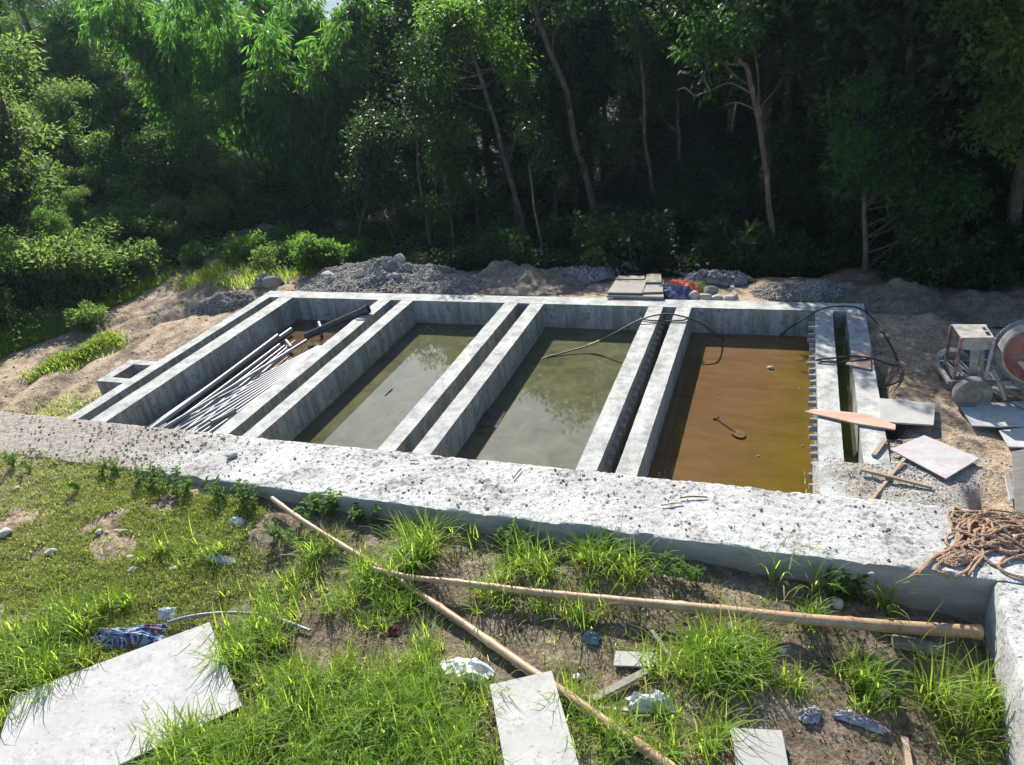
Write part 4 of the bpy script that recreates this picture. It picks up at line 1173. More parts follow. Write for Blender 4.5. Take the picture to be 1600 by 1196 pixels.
def blobpath(cx, cy, rx, ry, n, rot, zmax, npts=16):
    P = []
    for i in range(n*npts):
        t = i/npts*2*math.pi
        k = 1+.35*math.sin(t*.37+rot)+rr_.normal(0, .10)
        j = i/(n*npts)
        x = cx+rx*k*math.cos(t+rot)*(.45+.55*abs(math.sin(j*7+rot)))+rr_.normal(0, .02)
        y = cy+ry*k*math.sin(t*1.07+rot)*(.5+.5*abs(math.cos(j*5)))+rr_.normal(0, .02)
        d = math.hypot((x-cx)/rx, (y-cy)/ry)
        z = .115+zmax*max(0, 1-d*.75)*rr_.uniform(.15, 1)
        P.append((x, y, z))
    return spline(P, n*npts*5)
c1 = at(1560, 842, .1)
strand_rope(blobpath(c1[0]+.06, c1[1]+.02, .34, .27, 15, .3, .14)).build('rope_heap', M['rope'], rp, smooth=True)
c2 = at(1545, 815, .1)
strand_rope(blobpath(c2[0], c2[1], .22, .09, 6, 1.3, .12)).build('rope_heap', M['rope'], rp, smooth=True)
c3 = at(1497, 876, .1)
strand_rope(blobpath(c3[0], c3[1], .11, .08, 7, 2.2, .07, 14)).build('rope_bundle', M['rope'], rp, smooth=True)
def wpt(px, py, z=.118): return at(px, py, z)
for P in ([wpt(1540, 806), wpt(1515, 812), wpt(1497, 822), wpt(1495, 838), wpt(1488, 855), wpt(1470, 866), wpt(1452, 876), wpt(1432, 894), wpt(1420, 903, .06)],
          [wpt(1536, 811), wpt(1512, 817), wpt(1500, 828), wpt(1497, 846), wpt(1482, 860), wpt(1462, 869), wpt(1448, 882), wpt(1437, 895, .13), wpt(1434, 903, .02)],
          [wpt(1534, 840), wpt(1508, 831), wpt(1484, 835), wpt(1478, 846), wpt(1486, 856), wpt(1495, 862)],
          [wpt(1560, 838), wpt(1534, 829), wpt(1510, 833), wpt(1500, 842), wpt(1484, 858), wpt(1466, 866), wpt(1450, 877)],
          [wpt(1580, 850), wpt(1550, 848), wpt(1525, 850), wpt(1505, 847), wpt(1490, 856)],
          [wpt(1555, 858), wpt(1532, 868), wpt(1520, 878), wpt(1512, 890), wpt(1500, 898, .12), wpt(1490, 912, -.05), wpt(1487, 935, -.22)],
          [wpt(1530, 850), wpt(1536, 866), wpt(1524, 884), wpt(1515, 897, .12), wpt(1506, 915, -.02), wpt(1508, 938, -.2), wpt(1503, 950, -.3)],
          [wpt(1488, 868), wpt(1462, 885), wpt(1466, 893), wpt(1478, 896, .12), wpt(1482, 905, .02), wpt(1492, 925, -.15), wpt(1488, 948, -.3)],
          [wpt(1506, 892), wpt(1512, 903, .06), wpt(1513, 925, -.1), wpt(1525, 955, -.3), wpt(1545, 985, -.42), wpt(1538, 1008, -.46), wpt(1505, 1012, -.46), wpt(1490, 1000, -.46)],
          [wpt(1570, 870), wpt(1560, 884), wpt(1572, 895), wpt(1595, 902), wpt(1625, 906)],
          [wpt(1585, 820), wpt(1560, 812), wpt(1538, 803), wpt(1548, 797), wpt(1575, 800), wpt(1600, 806)]):
    strand_rope(spline(P, 60)).build('rope_end', M['rope'], rp, smooth=True)

# ------------------------------------------------------------------ leaves
def leaf_quads(P, A, N, L, Wd, fold=.25):
    """P bases, A axis dirs, N normals; returns V,F (rhombic, bent along the midrib)"""
    A = A/(np.linalg.norm(A, axis=1)[:, None]+1e-9)
    Sd = np.cross(A, N); Sd /= np.linalg.norm(Sd, axis=1)[:, None]+1e-9
    N2 = np.cross(Sd, A)
    L = np.asarray(L)[:, None]*np.ones((len(P), 1)); Wd = np.asarray(Wd)[:, None]*np.ones((len(P), 1))
    mid = P+A*L*.45
    v0 = P; v1 = mid+Sd*Wd*.5+N2*Wd*fold; v2 = P+A*L-N2*L*.12; v3 = mid-Sd*Wd*.5+N2*Wd*fold
    V = np.stack([v0, v1, v2, v3], 1).reshape(-1, 3)
    Fq = np.arange(len(P)*4).reshape(-1, 4)
    return V, Fq
def rdir(g, n):
    d = g.normal(size=(n, 3)); return d/np.linalg.norm(d, axis=1)[:, None]
def cluster_leaves(g, C, rc, per, L, ratio=.42, droop=.25, up=.7):
    n = len(C)*per
    ci = np.repeat(np.arange(len(C)), per)
    d = rdir(g, n)
    rad_ = np.asarray(rc)[ci] if np.ndim(rc) else np.full(n, rc)
    P = C[ci]+d*(rad_*g.random(n)**.45)[:, None]*np.array([1, 1, .72])
    A = d*.8+rdir(g, n)*.7; A[:, 2] -= droop
    N = rdir(g, n)*.75; N[:, 2] += up
    LL = L*g.uniform(.6, 1.3, n)
    return leaf_quads(P, A, N, LL, LL*ratio*g.uniform(.8, 1.2, n))
def merge(*vf):
    V = []; Fs = []; o = 0
    for v, f in vf: V.append(v); Fs.append(f+o); o += len(v)
    return np.concatenate(V), np.concatenate(Fs)
def limb_tubes(mb, g, trunk, C, rtr, every=1, seg=5, sag=.15):
    tz_ = trunk[:, 2]
    for c in C[::every]:
        if c[2] < tz_[10]: continue
        zt_ = c[2]-g.uniform(.25, .55)*np.hypot(*(c[:2]-trunk[-1][:2])) - .2
        i = int(np.clip(np.searchsorted(tz_, zt_)+g.integers(-4, 4), 8, len(trunk)-1))
        if np.linalg.norm(c-trunk[i]) > 1.6*max(1., trunk[-1][2]-trunk[0][2])*.35: continue
        b = trunk[i]; m_ = (b+c)/2+np.array([g.normal(0, .08), g.normal(0, .08), -sag*np.linalg.norm(c-b)*.3])
        r = rtr[i]*.28
        mb.tube(spline([b, m_, c], 7), np.linspace(r, .008, 7), seg, False)
def make_tree(name, base, trunk, r0, r1, blobs, ncl, per, L, leafm, barkm, label, group, seed, rc=.42, ratio=.42, droop=.25, every=2, cat='tree', extra=None):
    g = np.random.default_rng(seed)
    t = thing(name, base, label, cat, group)
    tr = spline(np.array(trunk)+np.array(base), 40)
    tr[1:-1] += np.stack([fbm(tr[1:-1, 2]*.8, np.zeros(38)+seed, 0, 2, seed), fbm(tr[1:-1, 2]*.8, np.zeros(38)+seed+9, 0, 2, seed+1), np.zeros(38)], 1)*.09
    rtr = np.linspace(r0, r1, 40); rtr[:4] *= np.array([1.6, 1.3, 1.12, 1.03])
    C = []
    w = np.array([np.prod(b[1]) for b in blobs])**.66; w /= w.sum()
    for (bc, br), k in zip(blobs, np.maximum(3, (w*ncl).astype(int))):
        d = rdir(g, k)*(g.random(k)**.4)[:, None]*np.array(br)
        C.append(np.array(bc)+np.array(base)+d)
    C = np.concatenate(C)
    mb = MB().tube(tr, rtr, 10, False)
    limb_tubes(mb, g, tr, C, rtr, every)
    if extra: extra(mb, tr, rtr, g)
    mb.build('trunk', barkm, t, smooth=True)
    V, Fq = cluster_leaves(g, C, rc*g.uniform(.6, 1.3, len(C)), per, L, ratio, droop)
    link_mesh('crown', V, Fq, leafm, t)
    return t
def dup(root, loc, rz=0., sc=1., label=None, group=None):
    r = root.copy(); COL.objects.link(r); r.location = loc; r.rotation_euler = (0, 0, rz); r.scale = (sc, sc, sc) if np.isscalar(sc) else sc
    if label: r['label'] = label
    if group: r['group'] = group
    for c in list(root.children):
        k = c.copy(); COL.objects.link(k); k.parent = r
        for c2 in list(c.children):
            k2 = c2.copy(); COL.objects.link(k2); k2.parent = k
    return r
def hmax(x, y, r=0.):
    """tallest tree here whose shadow still clears the sunlit tank and track"""
    lx = lambda yy: x+.554*(y-yy)
    az = math.degrees(math.atan2(-(x+5), y-9)); dist = math.hypot(x+5.2, y-9)
    sky_ = np.interp(az, [4, 11, 18, 25, 31, 45], [1.1, .62, .50, .43, .39, .40])*dist-.4
    if lx(12.3)-r > .75: return 99. if az < 4 else sky_
    if lx(6) < -14: return 99.
    return min((y-(14.3 if lx(13) > -9 else 13.3)-r)*.82, sky_, 4.9 if -.66 < x/y < -.56 else 99)
#--CHUNK4--
# ------------------------------------------------------------------ forest
random.seed(11)
FG = 'dark forest trees behind the tanks'
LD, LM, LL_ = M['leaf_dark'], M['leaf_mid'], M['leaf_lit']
def proto_tree(seed, leafm, h=8., wide=1.5, low=.25, ncl=120, per=85, L=.15):
    g = np.random.default_rng(seed)
    bl = []
    for k in range(6):
        z = h*(low+(.95-low)*(k+.5)/6); r = wide*(.75+.5*g.random())*(1.05-.55*abs((k+.5)/6-.45))
        bl.append(((g.normal(0, .45), g.normal(0, .45), z), (r, r, h*.11)))
    tr = [(0, 0, -.4), (g.normal(0, .1), g.normal(0, .1), h*.3), (g.normal(0, .25), g.normal(0, .25), h*.6), (g.normal(0, .3), g.normal(0, .3), h*.93)]
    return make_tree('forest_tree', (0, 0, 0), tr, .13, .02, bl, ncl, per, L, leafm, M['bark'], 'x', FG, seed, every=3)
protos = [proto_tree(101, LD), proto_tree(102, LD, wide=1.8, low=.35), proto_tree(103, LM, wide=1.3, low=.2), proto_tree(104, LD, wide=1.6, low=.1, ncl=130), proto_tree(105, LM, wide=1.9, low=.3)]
used = set()
def plant(i, x, y, h, rz=None, label=None, group=FG):
    z = float(H(x, y)); p = protos[i]
    h = max(2.4, min(h, hmax(x, y, 1.1*h/8)-z-.25))
    lab = label or 'dark leafy forest tree standing among others behind the tanks'
    rz = random.uniform(0, 6.28) if rz is None else rz
    if i in used:
        r = dup(p, (x, y, z), rz, h/8., lab, group)
    else:
        used.add(i); r = p; r.location = (x, y, z); r.rotation_euler = (0, 0, rz); r.scale = (h/8.,)*3
        r['label'] = lab; r['group'] = group
    return r
R1 = 'shade-dark forest tree with low crown at the right edge of the wood'
for i, (x, y, h) in enumerate([(2.0, 15.2, 8), (3.7, 14.8, 8.5), (5.3, 14.6, 8), (7.0, 14.3, 8.5), (4.6, 16.8, 9.5), (6.6, 16.6, 10), (1.0, 16.9, 9), (2.8, 17.4, 10), (-.6, 17.9, 8.5)]):
    plant([3, 0, 3, 1, 0, 2, 3, 0, 1][i], x, y, h, label=R1, group='right forest edge')
for i, x in enumerate(np.arange(-9.2, 1.5, 1.25)):
    y = 20.9+random.uniform(-.4, .9)
    if -6.6 < x < -3.2: y = 22.0
    plant(random.choice([0, 1, 2, 3]), x+random.uniform(-.4, .4), y, 8)
for i, x in enumerate(np.arange(-11.5, 9, 1.6)):
    y = 23.6+random.uniform(-.7, .9); plant(random.choice([0, 1, 4, 3]), x+random.uniform(-.5, .5), y, 9.5)
for i, x in enumerate(np.arange(-13, 11, 2.0)):
    y = 26.5+random.uniform(-1.2, 1.2); plant(random.choice([0, 1, 4, 3]), x+random.uniform(-.6, .6), y, 12)
for i, x in enumerate(np.arange(-15, 16, 2.8)):
    y = 32+random.uniform(-1.5, 1.5); plant(random.choice([0, 1, 3]), x, y, 13)
for px, py, yy, h in ((590, 100, 27., 5.6), (575, 120, 24.5, 4.6), (610, 110, 29, 6.2), (640, 150, 25, 5.2)):
    q = at_y(px, py, yy); plant(0, q[0], yy, h, label='dark forest tree closing the gap right of the bamboo', group='forest trees right of the bamboo')
# left hillside trees, lit from behind
LG = 'sunlit trees on the left hillside'
hp = [proto_tree(111, M['bush'], 5., 1.35, .04, 150, 62, .165), proto_tree(112, LL_, 5., 1.2, .1, 140, 62, .165), proto_tree(113, LM, 5., 1.5, .04, 150, 62, .175)]
g = np.random.default_rng(31); hused = set()
for y in np.arange(10.5, 31, 2.1):
    for x in np.arange(-2.6, -26, -2.3):
        xx = float(track_edge(min(y, 15)))+x+g.uniform(-.8, .8); yy = y+g.uniform(-.8, .8)
        if xx > -22.5 and yy > 19.3: continue
        if xx > -18 and yy > 15.5 : h = g.uniform(2.2, 3.4)
        else: h = g.uniform(2.3, 3.6) if g.random() < .7 else g.uniform(3.6, 5.2)
        zg = float(H(xx, yy)); h = min(h, g.uniform(5.0, 7.2)-zg)
        if h < 1.2: continue
        h = min(h, max(1.2, hmax(xx, yy, .8)-zg))
        k = int(g.integers(0, 3)); lab = 'green broadleaf tree standing among others on the sunlit left hillside'
        if k in hused: dup(hp[k], (xx, yy, zg), g.uniform(0, 6.28), (h/5*g.uniform(.9, 1.3), h/5*g.uniform(.9, 1.3), h/5), lab, LG)
        else:
            hused.add(k); o = hp[k]; o.location = (xx, yy, zg); o.scale = (h/5,)*3; o['label'] = lab; o['group'] = LG
for i, (x, y, h) in enumerate([(-34, 36, 8), (-28, 38, 9), (-23, 33, 8), (-40, 34, 8), (-36, 30, 6), (-45, 40, 8)]):
    plant([0, 1, 3, 0, 1, 3][i], x, y, h, label='far tree in the valley beyond the left hillside', group='far valley trees')

# trees one can tell apart, set from their trunks
def T(pts, y, base_dy=0.):
    P = np.array([at_y(px, py, y+dy) for px, py, dy in pts]); return P
def special(name, pts, y, r0, r1, blobs_px, ncl, per, L, leafm, barkm, label, seed, rc=.4, extra=None, ext=None, ratio=.45):
    P = T(pts, y); base = P[0].copy(); base[2] = float(H(base[0], base[1]))-.1
    tr = P-base
    if ext is not None: tr = np.concatenate([tr, tr[-1:]+np.array([ext])])
    bl = []
    for (px, py, dy, rx, rz_) in blobs_px:
        c = at_y(px, py, y+dy)-base; bl.append((c, (rx, rx, rz_)))
    return make_tree(name, base, tr, r0, r1, bl, ncl, per, L, leafm, barkm, label, None, seed, rc, ratio, extra=extra, every=3)
def bare(pxs):
    def f(mb, tr, rtr, g):
        for P in pxs:
            Q = np.array(P, float)
            mb.tube(spline(Q, 12), np.linspace(.022, .005, 12), 5, False)
    return f
y = 15.6
random.seed(5)
br = [[at_y(1188, 190, y), at_y(1192, 165, y-.1), at_y(1212, 140, y-.2), at_y(1225, 118, y-.2)], [at_y(1187, 195, y), at_y(1186, 150, y-.1), at_y(1184, 100, y-.1)],
      [at_y(1172, 145, y), at_y(1140, 130, y-.2), at_y(1110, 142, y-.3), at_y(1085, 150, y-.4)], [at_y(1177, 170, y), at_y(1150, 160, y-.2), at_y(1128, 168, y-.2)],
      [at_y(1110, 142, y-.3), at_y(1100, 120, y-.3), at_y(1110, 95, y-.3)], [at_y(1085, 150, y-.4), at_y(1070, 138, y-.4), at_y(1058, 142, y-.4)], [at_y(1150, 160, y-.2), at_y(1146, 185, y-.2), at_y(1143, 205, y-.2)]]
special('slender_tree', [(1214, 440, 0), (1205, 340, 0), (1196, 240, 0), (1182, 170, 0), (1168, 110, 0), (1150, 50, 0)], y, .064, .036,
        [(1120, 40, 0, .55, .5), (1095, 75, -.2, .4, .3), (1160, 70, -.4, .35, .3), (1165, 15, 0, .3, .3), (1215, -290, .6, .8, .8), (1190, -370, .6, .8, .8)], 66, 85, .12, LM, M['palebark'],
        'slender pale trunked tree with bare side twigs in front of the dark forest', 201, extra=bare(br), ext=(.75, .5, 3.4))
special('slender_tree', [(927, 335, 0), (916, 280, 0), (900, 210, 0), (880, 130, 0), (858, 70, 0), (835, 15, 0)], 20.3, .10, .06,
        [(845, -40, .0, .9, .6), (880, 20, .3, .35, .5), (800, -20, 0, .7, .5)], 40, 80, .12, LM, M['palebark'], 'grey trunked tree leaning left in the middle of the dark forest', 202, ext=(-.2, .1, .7))
special('slender_tree', [(1020, 310, 0), (1013, 240, 0), (1006, 160, 0), (1001, 80, 0)], 20.0, .055, .035,
        [(965, 225, -.3, .5, .55), (1000, 40, 0, .7, .8), (945, 190, 0, .3, .4), (985, 130, .2, .4, .5)], 46, 80, .12, LM, M['palebark'], 'thin straight pale tree right of the leaning grey trunk', 203, ext=(0, 0, .8))
special('leafy_tree', [(822, 392, 0), (808, 320, 0), (790, 250, 0), (765, 165, 0), (738, 85, 0)], 19.3, .085, .045,
        [(700, 30, .2, .75, .5), (745, 20, 0, .7, .45), (690, 60, -.1, .5, .4), (680, 120, 0, .5, .35), (805, 120, .1, .35, .8), (825, 190, 0, .3, .6), (780, 60, .3, .5, .5)], 105, 90, .12, LL_, M['bark'],
        'slim tree with yellowish sunlit crown left of the leaning grey trunk', 204, ext=(-.15, .05, .4))
special('thin_tree', [(852, 400, 0), (838, 330, 0), (826, 260, 0)], 15.9, .035, .018, [(838, 235, 0, .15, .3), (848, 262, 0, .15, .25), (824, 200, 0, .18, .35)], 14, 40, .08, LD, M['palebark'], 'thin sapling with a forked pale stem at the forest edge', 205)
special('thick_tree', [(1400, 260, 0), (1385, 150, 0), (1365, 80, 0), (1345, 30, 0), (1325, -10, 0)], 15.6, .10, .07, [(1340, 200, .3, .9, .6), (1420, 170, 0, .8, .5), (1380, 280, -.2, .9, .5), (1450, 240, -.2, .8, .5), (1300, 60, 0, .6, .5), (1330, -80, 0, 1.2, .8)], 110, 85, .13, LD, M['bark'],
        'dark tree with a thick brown trunk showing near the top right', 206, ext=(-.2, 0, .8))
special('leafy_tree', [(1620, 420, 0), (1625, 250, 0), (1615, 100, 0)], 13.6, .09, .05, [(1575, 80, -.2, .5, .35), (1590, 140, 0, .45, .4), (1560, 190, .2, .45, .3), (1600, 30, 0, .6, .3), (1640, 160, 0, .7, .8), (1540, 20, .3, .5, .3), (1610, -80, 0, .9, .8)], 100, 85, .11, LL_, M['bark'],
        'tree with pale sunlit leaves cut by the right edge', 207, ext=(0, 0, 1.))
special('leafy_tree', [(1345, 470, 0), (1352, 380, 0), (1350, 260, 0)], 14.4, .06, .03, [(1325, 220, -.2, .35, .3), (1365, 270, 0, .5, .35), (1420, 290, 0, .5, .3), (1390, 210, .2, .5, .4), (1440, 340, 0, .5, .4), (1330, 150, .2, .35, .3), (1480, 300, 0, .5, .4)], 88, 85, .11, LM, M['bark'],
        'spreading tree with glossy leaves in front of the shaded right forest', 208)
# gap trees at the middle: thin dark stems before the bright path
for (pts, y, lab, sd) in ((((556, 425, 0), (562, 370, 0), (568, 330, 0), (575, 280, 0)), 16.8, 'thin dark stem nearest the bamboo in front of the bright path', 211), (((618, 395, 0), (604, 350, 0), (590, 310, 0), (580, 260, 0)), 17.6, 'dark sapling leaning left across the bright path', 212), (((672, 380, 0), (664, 320, 0), (655, 240, 0), (650, 160, 0)), 17.5, 'upright dark tree right of the bright path', 213), (((708, 390, 0), (702, 340, 0), (694, 280, 0)), 17.2, 'slight dark sapling before the bright clearing', 214)):
    q = pts[-1]
    special('thin_tree', pts, y, .05 if sd == 213 else .03, .02, [(q[0], q[1]-20, 0, .5, .5), (q[0]+25, q[1]+20, 0, .4, .4), (q[0]-20, q[1]+40, .2, .4, .35), (q[0]+10, q[1]-70, .2, .6, .5)], 46, 75, .11, LD if sd != 214 else LM, M['bark'], lab, sd)
# tall thin conifer-like tree, far left
def conifer(px0, py0, px1, py1, y, label, seed, hgt):
    P = T([(px0, py0, 0), ((px0+px1)/2, (py0+py1)/2, 0), (px1, py1, 0)], y); b = P[0].copy(); b[2] = float(H(b[0], b[1]))
    g = np.random.default_rng(seed)
    t = thing('tall_pine', b, label, 'tree')
    top = P[-1]+np.array([-.1, 0, hgt])
    tr = spline([b, P[0], P[1], P[2], top], 30); mb = MB().tube(tr, np.linspace(.16, .05, 30), 8, False)
    C = []
    for k in range(46):
        i = int(g.integers(10, 30)); a = g.uniform(0, 6.28); l = g.uniform(.5, 1.5)
        e = tr[i]+np.array([math.cos(a)*l, math.sin(a)*l, .35*l]); mb.tube(spline([tr[i], (tr[i]+e)/2-(0, 0, .05), e], 6), np.linspace(.025, .006, 6), 4, False)
        C += [e, tr[i]*.35+e*.65]
    mb.build('trunk', M['bark'], t, smooth=True)
    V, Fq = cluster_leaves(g, np.array(C), .3, 70, .2, .10, .1, .3)
    link_mesh('crown', V, Fq, LM, t)
conifer(129, 135, 115, 0, 27, 'tall dark stemmed pine rising above the left hillside', 221, 2.0)
conifer(175, 95, 150, 0, 30, 'second pine with feathery crown right of the dark stemmed one', 222, 1.6)
conifer(50, 60, 28, 0, 25, 'slim bare stemmed pine near the top left corner', 223, 1.5)

# ------------------------------------------------------------------ bamboo grove
def bamboo_clump(name, c, rb, rt_, hgt, n, label, seed, per=330, lean=(0, 0)):
    g = np.random.default_rng(seed)
    base = np.array([c[0], c[1], float(H(c[0], c[1]))])
    t = thing(name, base, label, 'bamboo')
    mb = MB(); PV = []; AV = []; LVs = []
    for k in range(n):
        a = g.uniform(0, 6.28); r = rb*math.sqrt(g.random())
        b = base+np.array([math.cos(a)*r, math.sin(a)*r, -.1]); h = hgt*g.uniform(.72, 1.05)
        o = rt_*g.uniform(.35, 1.)*np.array([math.cos(a), math.sin(a)])+np.array(lean)
        pts = [b, b+np.array([o[0]*.12, o[1]*.12, h*.45]), b+np.array([o[0]*.45, o[1]*.45, h*.82]), b+np.array([o[0]*.85, o[1]*.85, h*.95]), b+np.array([o[0]*1.12, o[1]*1.12, h*.86])]
        path = spline(pts, 26); mb.tube(path, np.linspace(.045, .006, 26), 6, False)
        m = per
        i = np.clip((g.random(m)**.75*26), 2, 25).astype(int)
        tw = rdir(g, m)*np.array([1, 1, .5])
        ln = .15+.75*g.random(m)*(.4+.6*np.sin(np.pi*i/26))
        P = path[i]+tw*ln[:, None]; P[:, 2] -= ln*.25
        # sprays of four to five leaves hanging from each twig tip
        for q in range(5):
            A = tw*.6+rdir(g, m)*.55; A[:, 2] -= .75
            PV.append(P+rdir(g, m)*.05); AV.append(A); LVs.append(g.uniform(.2, .40, m))
    mb.build('culms', simple('green_culm_'+str(seed), (.05, .08, .025), .5, .4, 6, .1), t, smooth=True)
    P = np.concatenate(PV); A = np.concatenate(AV); L = np.concatenate(LVs); N = rdir(g, len(P))*.8; N[:, 2] += .5
    V, Fq = leaf_quads(P, A, N, L, L*.16, .2)
    link_mesh('leaves', V, Fq, M['bamboo_leaf'], t)
bamboo_clump('bamboo_clump', (-14.3, 22.2), 1.1, 2.1, 6.5, 27, 'tall dense bamboo clump with drooping leaves beyond the gravel heap', 301)
bamboo_clump('bamboo_clump', (-17.0, 22.6), 1.0, 2.1, 6.4, 15, 'bamboo clump left of the densest one, bright where the sun comes through', 302)
bamboo_clump('bamboo_clump', (-19.9, 22.6), .9, 2.0, 5.9, 10, 'smaller bamboo clump at the left end of the grove', 303)

# ------------------------------------------------------------------ bushes
def proto_bush(seed, leafm, L=.09, r=.55, h=.8, ncl=34, per=80, ratio=.45):
    g = np.random.default_rng(seed)
    t = thing('bush', (0, 0, 0), 'x', 'bush')
    d = rdir(g, ncl)*(g.random(ncl)**.4)[:, None]; C = np.stack([d[:, 0]*r, d[:, 1]*r, h*.5+d[:, 2]*h*.5], 1)
    mb = MB()
    for c in C: mb.tube(spline([(g.normal(0, .06), g.normal(0, .06), -.1), (c[0]*.4, c[1]*.4, c[2]*.5), c], 6), np.linspace(.014, .004, 6), 4, False)
    mb.build('stems', M['bark'], t)
    V, Fq = cluster_leaves(g, C, .2, per, L, ratio, .15)
    link_mesh('leaves', V, Fq, leafm, t); return t
bp_ = [proto_bush(401, M['bush']), proto_bush(402, M['bush'], .07, .6, .65), proto_bush(403, LD, .11, .6, .9), proto_bush(404, M['leaf_lit'], .10, .4, .9, 26), proto_bush(405, LM, .1, .6, .8)]
bused = set()
def bush(i, x, y, s, label, group, sz=None):
    z = float(H(x, y)); p = bp_[i]; sc = (s, s, s*(sz or 1))
    if i in bused: dup(p, (x, y, z), random.uniform(0, 6.28), sc, label, group)
    else:
        bused.add(i); p.location = (x, y, z); p.rotation_euler = (0, 0, random.uniform(0, 6.28)); p.scale = sc; p['label'] = label
        if group: p['group'] = group
g = np.random.default_rng(77)
for k in range(46):
    y = g.uniform(9.5, 19); x = float(track_edge(y))-.7-abs(g.normal(0, 2.6))
    bush(int(g.choice([0, 1, 4, 0])), x, y, g.uniform(.7, 1.5), 'leafy green bush on the bank left of the dirt track', 'bushes on the left bank')
for k in range(30):
    x = g.uniform(-14.4, -10.0); y = g.uniform(13.6, 17.6) if x > -12.6 else g.uniform(13.5, 17.6)
    if hmax(x, y) < .7: continue
    bush(int(g.choice([3, 3, 1, 3])), x, y, g.uniform(.6, 1.1), 'bright green bush in the strip between the track and the gravel heap', 'bushes behind the left tank corner')
for k in range(30):
    x = g.uniform(-6.5, 7.5); y = 15.4+g.uniform(-.4, 1.6)+(0 if x < 2 else -1.2)
    s = g.uniform(.8, 1.6); 
    if x < -.5: s = min(s, max(.7, (y-12.9)*.7))
    bush(int(g.choice([2, 2, 4])), x, y, s, 'dark bush in the shade along the forest foot', 'bushes at the forest foot')
for k in range(16):
    x = g.uniform(-14, -7.5); y = g.uniform(17.5, 26)
    bush(int(g.choice([0, 3])), x, y, g.uniform(.6, 1.1), 'sunlit bush in the clearing beyond the bright path', 'bushes in the clearing')
p = at_y(930, 418, 14.6); bush(3, p[0], p[1], .62, 'single bright leafy sapling standing behind the plastic sheeting', None)
p = at_y(722, 400, 15.2); bush(3, p[0], p[1], .6, 'leafy sapling catching sun behind the gravel heap', None)
p = at_y(1090, 452, 13.2); bush(1, p[0], p[1], .28, 'small round green tuft among the boulders by the orange cloth', None)
p = at(166, 515, -.45); bush(0, p[0]-.5, p[1], .7, 'low bush at the foot of the bank where the track bends', None)

# ------------------------------------------------------------------ ground cover and grass (uncountable)
def cover(name, X, Y, hgt, m, L, seed, ratio=.45, droop=.0):
    g = np.random.default_rng(seed); n = len(X)
    P = np.stack([X, Y, H(X, Y)+hgt*g.random(n)**1.3], 1)
    A = rdir(g, n); A[:, 2] = np.abs(A[:, 2])*.6+.1-droop
    N = rdir(g, n)*.6; N[:, 2] += .8
    LL = L*g.uniform(.6, 1.4, n)
    V, Fq = leaf_quads(P, A, N, LL, LL*ratio)
    o = link_mesh(name, V, Fq, m); tag(o, kind='stuff'); return o
g = np.random.default_rng(88)
n = 60000; y = g.uniform(8, 22, n); x = track_edge(y)-.1-g.gamma(1.5, 2.4, n)
k = (fbm(x*.9, y*.9, 0, 3, 61) > -.28)
cover('bank_undergrowth', x[k], y[k], .38, M['bush'], .085, 62)
n = 70000; x = g.uniform(-7.5, 9, n); y = 14.4+g.gamma(1.6, 2.4, n)-np.where(x > 1.5, .9, 0)*g.random(n)
k = (fbm(x*.9, y*.9, 0, 3, 64) > -.25) & (y < 26)
cover('forest_undergrowth', x[k], y[k], .45, LD, .12, 63)
n = 26000; x = g.uniform(-17, -7, n); y = g.uniform(15.5, 28, n)
k = (fbm(x*.8, y*.8, 0, 3, 65) > -.1) & ~((np.abs(x+13.3) < 1.2) & (np.abs(y-22.5) < 1.6))
cover('clearing_undergrowth', x[k], y[k], .3, M['bush'], .11, 66)

def blades(B, Ln, seed, wd=.0125, lean=.55, curve=.75, up=1.):
    """grass blades: base points B (n,3), lengths; four-point strips that arch over"""
    g = np.random.default_rng(seed); n = len(B)
    a = g.uniform(0, 2*np.pi, n); l = np.abs(g.normal(lean, .25, n)); cv = curve*g.uniform(.4, 1.5, n)
    D = np.stack([np.cos(a), np.sin(a), np.zeros(n)], 1); Sd = np.stack([-np.sin(a), np.cos(a), np.zeros(n)], 1)
    K = 5; V = np.zeros((n, K, 2, 3))
    pos = B.copy(); th = np.arctan(l)
    w = wd*g.uniform(.7, 1.3, n)
    for k in range(K):
        ww = w*(1-(k/(K-1))**2*.92)
        V[:, k, 0] = pos-Sd*ww[:, None]*.5; V[:, k, 1] = pos+Sd*ww[:, None]*.5
        st = (Ln/(K-1))[:, None]
        pos = pos+st*(D*np.sin(th)[:, None]+np.array([0, 0, 1.])*np.cos(th)[:, None])
        th = np.minimum(th+cv*(.15+.22*k), 2.5)
    idx = np.arange(n*K*2).reshape(n, K, 2)
    Fq = np.stack([idx[:, :-1, 0], idx[:, :-1, 1], idx[:, 1:, 1], idx[:, 1:, 0]], -1).reshape(-1, 4)
    return V.reshape(-1, 3), Fq
g = np.random.default_rng(99)
tufts = []   # base xy, n blades, length, spread
def tuft_px(px, py, n, ln, sp): p = hit(px, py); tufts.append((p[0], p[1], max(8, int(n*.72)), ln*1.28, sp))
def tuft_area(x0, y0, x1, y1, k, n, ln, sp):
    for _ in range(k): tuft_px(g.uniform(x0, x1), g.uniform(y0, y1), int(n*g.uniform(.5, 1.4)), ln*g.uniform(.7, 1.25), sp*g.uniform(.7, 1.3))
